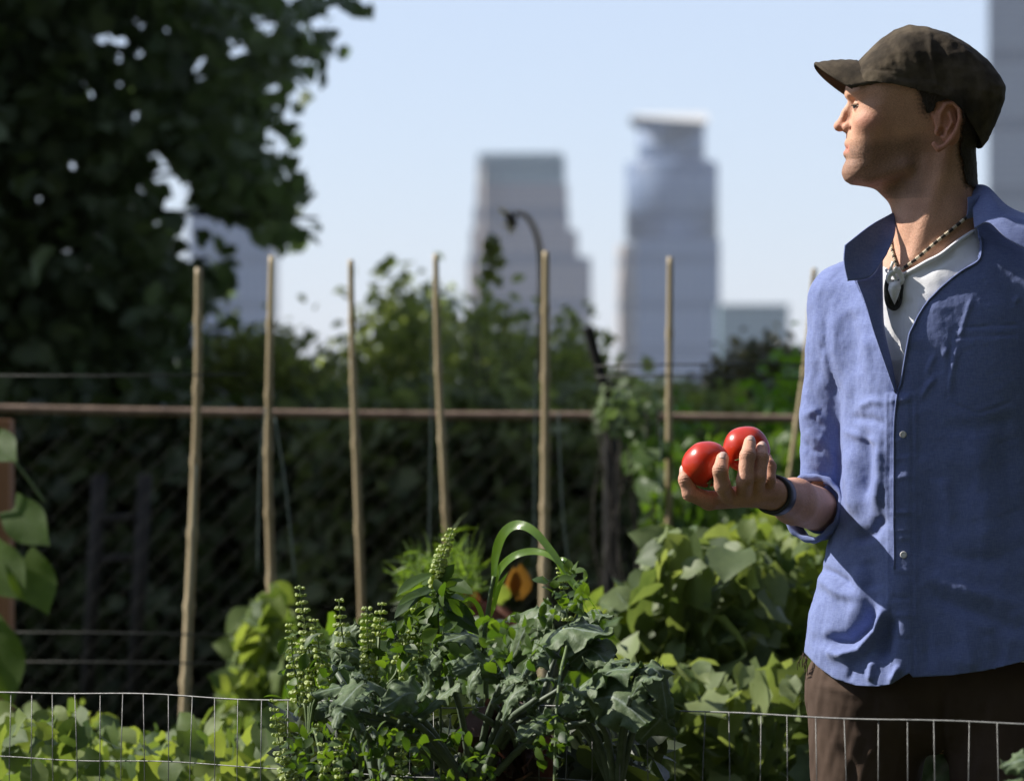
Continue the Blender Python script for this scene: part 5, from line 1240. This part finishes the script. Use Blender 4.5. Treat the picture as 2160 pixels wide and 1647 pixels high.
    for (b, t_) in [((918, 1222), (842, 1246)), ((914, 1250), (836, 1290)), ((925, 1275), (898, 1330)), ((930, 1270), (998, 1316)), ((930, 1240), (985, 1248)), ((912, 1262), (850, 1268)), ((935, 1290), (1000, 1330)), ((905, 1300), (850, 1330))]:
        a, c = P(*b, 5.74), P(*t_, 5.7); V0, F0 = leaf_tpl(9, 6, lambda t: .19*math.sin(math.pi*min(1, t*.97+.03))**.8, .3, .22, .05, 2)
        v, f, tt = leaves(np.array([tuple(a+Vector((0, 0, .008)))]), np.array([tuple(c-a)]), np.array([[-.25, -.5, .8]]), np.array([(c-a).length*1.1]), (V0, F0)); mesh_obj('leaf', v, f, hb, e, attr={'tint': ('F', tt)})
    basil('leafy young basil at the bottom under the arching kale leaf', 760, 5.5, [([(720, 1640), (716, 1600), (712, 1560)], 0, 16, 4), ([(850, 1647), (846, 1600), (850, 1560)], 0, 16, 4)],
        [([(690, 1520), (880, 1540), (930, 1660), (690, 1700)], .55), ([(600, 1560), (700, 1520), (700, 1700), (600, 1700)], .25), ([(930, 1540), (1040, 1560), (1040, 1690), (930, 1690)], .2)], 300, .017, 84)
    basil('small leafed basil twigs hanging below the kale right of centre', 1170, 5.5, [([(1200, 1330), (1190, 1240), (1180, 1200)], .2, 16, 3.6)],
        [([(1120, 1500), (1210, 1500), (1190, 1600), (1130, 1620)], .3), ([(1140, 1210), (1240, 1200), (1250, 1290), (1150, 1300)], .35), ([(1010, 1300), (1140, 1290), (1140, 1400), (1010, 1400)], .35)], 150, .018, 85)
    # dark undergrowth under the kale
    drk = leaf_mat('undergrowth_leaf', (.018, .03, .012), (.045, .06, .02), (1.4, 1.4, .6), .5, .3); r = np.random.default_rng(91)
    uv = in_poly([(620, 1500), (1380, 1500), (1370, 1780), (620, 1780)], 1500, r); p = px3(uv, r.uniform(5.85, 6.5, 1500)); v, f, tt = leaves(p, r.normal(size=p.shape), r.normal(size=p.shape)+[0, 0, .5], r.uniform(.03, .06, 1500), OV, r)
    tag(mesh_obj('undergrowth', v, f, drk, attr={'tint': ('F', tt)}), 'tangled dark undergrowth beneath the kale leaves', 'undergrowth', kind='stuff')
    e = empty('wilted_plant', (P(1085, 0, 5.7).x, 5.7, 0), 'wilted reddish brown plant under the kale in the bottom middle', 'plant'); r = np.random.default_rng(92)
    uv = in_poly([(1010, 1500), (1110, 1490), (1150, 1600), (1110, 1660), (1020, 1620)], 90, r); p = px3(uv, r.uniform(5.66, 5.8, 90)); v, f, tt = leaves(p, r.normal(size=p.shape)-[0, 0, .8], r.normal(size=p.shape), r.uniform(.025, .05, 90), HE, r)
    mesh_obj('leaves', v, f, leaf_mat('wilted_leaf', (.035, .022, .018), (.12, .06, .045), (1.4, 1, .7), .6, .3), e, attr={'tint': ('F', tt)})
    m = MB()
    for k in range(6): m.tube(crv([(P(1085, 0, 5.7).x, 5.7, 0), P(1080+k*6, 1647, 5.7), P(1030+k*20, 1510+random.uniform(0, 30), 5.7)], 14), .002, 6)
    m.build('stem', simple('wilted_stem', (.10, .06, .04), (.18, .12, .08), 50, .8), e)
    # ---------------- arching grass
    gl = leaf_mat('blade', (.10, .18, .03), (.16, .26, .05), (2.4, 2.4, .4), .3, .5, .6)
    e = empty('grass_plant', (P(1018, 0, 5.72).x, 5.72, 0), 'tall grass plant with two long arching blades above the kale', 'grass')
    m = MB(); m.tube(crv([(P(1040, 0, 5.72).x, 5.72, 0), P(1026, 1500, 5.72), P(1018, 1390, 5.72), P(1032, 1270, 5.72), P(1042, 1215, 5.72)], 30), np.linspace(.004, .0028, 30), 8); m.build('stem', stemm, e)
    def blade(pts, wd, Y, tilt, seed):
        c = crv([P(a, b, Y+dy) for a, b, dy in pts], 46); T = np.gradient(c, axis=0); T /= np.linalg.norm(T, axis=1)[:, None]; V = []
        for i in range(46):
            t_ = i/45; w = wd/FPX*Y*min(1, .35+t_*4)*(1-max(0, (t_-.45)/.55)**1.6)
            s = np.cross(T[i], [0, 1., 0]); s /= np.linalg.norm(s)+1e-9; an = tilt[0]+(tilt[1]-tilt[0])*t_; s = s*math.cos(an)+np.array([0, 1., 0])*math.sin(an); n_ = np.cross(T[i], s)
            for j in range(5): x = j/2-1; V.append(c[i]+s*x*w+n_*abs(x)*w*.12)
        mesh_obj('blade', V, [(i*5+j, i*5+j+1, (i+1)*5+j+1, (i+1)*5+j) for i in range(45) for j in range(4)], gl, e, attr={'tint': ('F', np.full(len(V), .6))})
    blade([(1040,1240,0),(1046,1170,0),(1062,1126,-.01),(1090,1107,-.02),(1125,1120,-.04),(1165,1165,-.06),(1200,1215,-.08),(1240,1260,-.1),(1268,1300,-.1)], 11, 5.72, (.3, 1.0), 1)
    blade([(1040,1260,0),(1052,1205,0),(1085,1172,-.02),(1130,1163,-.03),(1170,1178,-.05),(1192,1215,-.06),(1222,1255,-.07),(1246,1300,-.08)], 9, 5.72, (.5, .9), 2)
    blade([(1036,1300,0),(1052,1240,.01),(1072,1205,.02)], 5, 5.72, (.2, .2), 3)
    blade([(1026,1330,0),(1010,1280,.01),(990,1262,.02),(962,1280,.03)], 7, 5.72, (.6, .9), 4)
    blade([(1170,1185,0),(1190,1180,-.01),(1204,1200,-.02),(1212,1235,-.03)], 6, 5.7, (.6, .9), 5)

def make_sky_blockers():
    # unseen trees added behind and right of the camera to cut the sky fill
    dk = leaf_mat('sky_blocker_leaf', (.02, .035, .012), (.05, .08, .025), (1.2, 1.4, .5), .5, .2); bark = simple('sky_blocker_bark', (.05, .04, .03), (.10, .08, .06), 12, .9)
    r = np.random.default_rng(55)
    for i, (x, y, h, w, lab) in enumerate([(-7, -6, 15, 5, 'unseen tree added to block sky light behind the photographer, on the left'), (.5, -6.5, 19, 5.6, 'tallest unseen tree added to block sky light directly behind the photographer'), (8, -5, 17, 5.2, 'unseen tree added to block sky light behind the photographer, on the right'),
                                         (10.5, 2.5, 15, 4.6, 'unseen tree added to block sky light right of the garden, level with the camera'), (12, 10.5, 14, 4.6, 'unseen tree added to block sky light right of the garden beyond the man')]):
        e = empty('sky_blocker_tree', (x, y, 0), lab, 'tree', 'unseen trees added to block sky light'); m = MB(); m.tube([(x, y, -.2), (x+.1, y, h*.35), (x, y+.1, h*.8)], [.28, .2, .06], 10); m.build('trunk', bark, e)
        N = 3600; d = r.normal(size=(N, 3)); d /= np.linalg.norm(d, axis=1)[:, None]; rad = r.uniform(.55, 1, N)**.6
        p = np.array([x, y, h*.52])+d*rad[:, None]*np.array([w, w*.8, h*.50]); p = p[p[:, 2] > .3]; n = len(p)
        v, f, t = leaves(p, r.normal(size=(n, 3)), r.normal(size=(n, 3)), r.uniform(.6, 1.0, n), OV, r); mesh_obj('crown', v, f, dk, e, attr={'tint': ('F', t)})
def make_haze():
    m = MB(); m.box((-900, -40, -1), (1200, 3200, 300)); t = NT('haze_air'); pv = t.n('ShaderNodeVolumePrincipled'); pv.inputs['Color'].default_value = (.86, .92, 1, 1); pv.inputs['Density'].default_value = HAZE; pv.inputs['Anisotropy'].default_value = 0
    t.l(pv.outputs[0], t.out.inputs['Volume']); tag(m.build('haze', t.m, None, False), 'thin summer haze in the air towards the towers', 'haze', kind='stuff')
# ================================================================= light, camera, render
def make_light():
    S = Vector(SUN).normalized(); el = math.asin(S.z); az = math.atan2(S.x, S.y)
    w = bpy.data.worlds.new('World'); SC.world = w; w.use_nodes = True; nt = w.node_tree
    bg = nt.nodes['Background']; sk = nt.nodes.new('ShaderNodeTexSky'); sk.sky_type = 'NISHITA'; sk.sun_disc = False
    sk.sun_elevation = el; sk.sun_rotation = az; sk.altitude = 250; sk.air_density = SKY[1]; sk.dust_density = SKY[2]; sk.ozone_density = SKY[3]
    mx = nt.nodes.new('ShaderNodeMix'); mx.data_type = 'RGBA'; mx.inputs[0].default_value = SKYMIX; nt.links.new(sk.outputs[0], mx.inputs[6]); mx.inputs[7].default_value = SKYC; nt.links.new(mx.outputs[2], bg.inputs[0]); bg.inputs[1].default_value = SKY[0]
    l = bpy.data.lights.new('sun', 'SUN'); l.energy = SUNE; l.angle = math.radians(.55); l.color = (1, .95, .87)
    o = bpy.data.objects.new('sun', l); COL.objects.link(o); o.rotation_euler = S.to_track_quat('Z', 'Y').to_euler(); o.location = S*50
def make_cam():
    c = bpy.data.cameras.new('camera'); o = bpy.data.objects.new('camera', c); COL.objects.link(o); SC.camera = o
    o.location = (0, 0, CAMZ); o.rotation_euler = (math.radians(90), 0, 0); c.sensor_width = 36; c.lens = 36*FPX/2160
    c.clip_start = .05; c.clip_end = 20000; c.dof.use_dof = True; c.dof.focus_distance = 5.86; c.dof.aperture_fstop = 6.2; c.dof.aperture_blades = 0
    SC.view_settings.view_transform = 'Standard'; SC.view_settings.look = 'None'; SC.view_settings.exposure = EXPO; SC.view_settings.gamma = 1
    SC.render.engine = 'CYCLES'
SUN = (-.75, .15, .64); SUNE = 5.0; SKY = (.10, 1.0, .3, 3.0); EXPO = 0.7; SKYMIX = .6; SKYC = (3.75, 4.2, 5.8, 1); HAZE = 0.00006
import time
t0 = time.time(); make_light(); make_cam()
make_man(); print('man', time.time()-t0)
if not globals().get('ONLYMAN'):
    make_sky_blockers(); make_haze(); make_env(); print('env', time.time()-t0)
    make_front(); print('front', time.time()-t0)
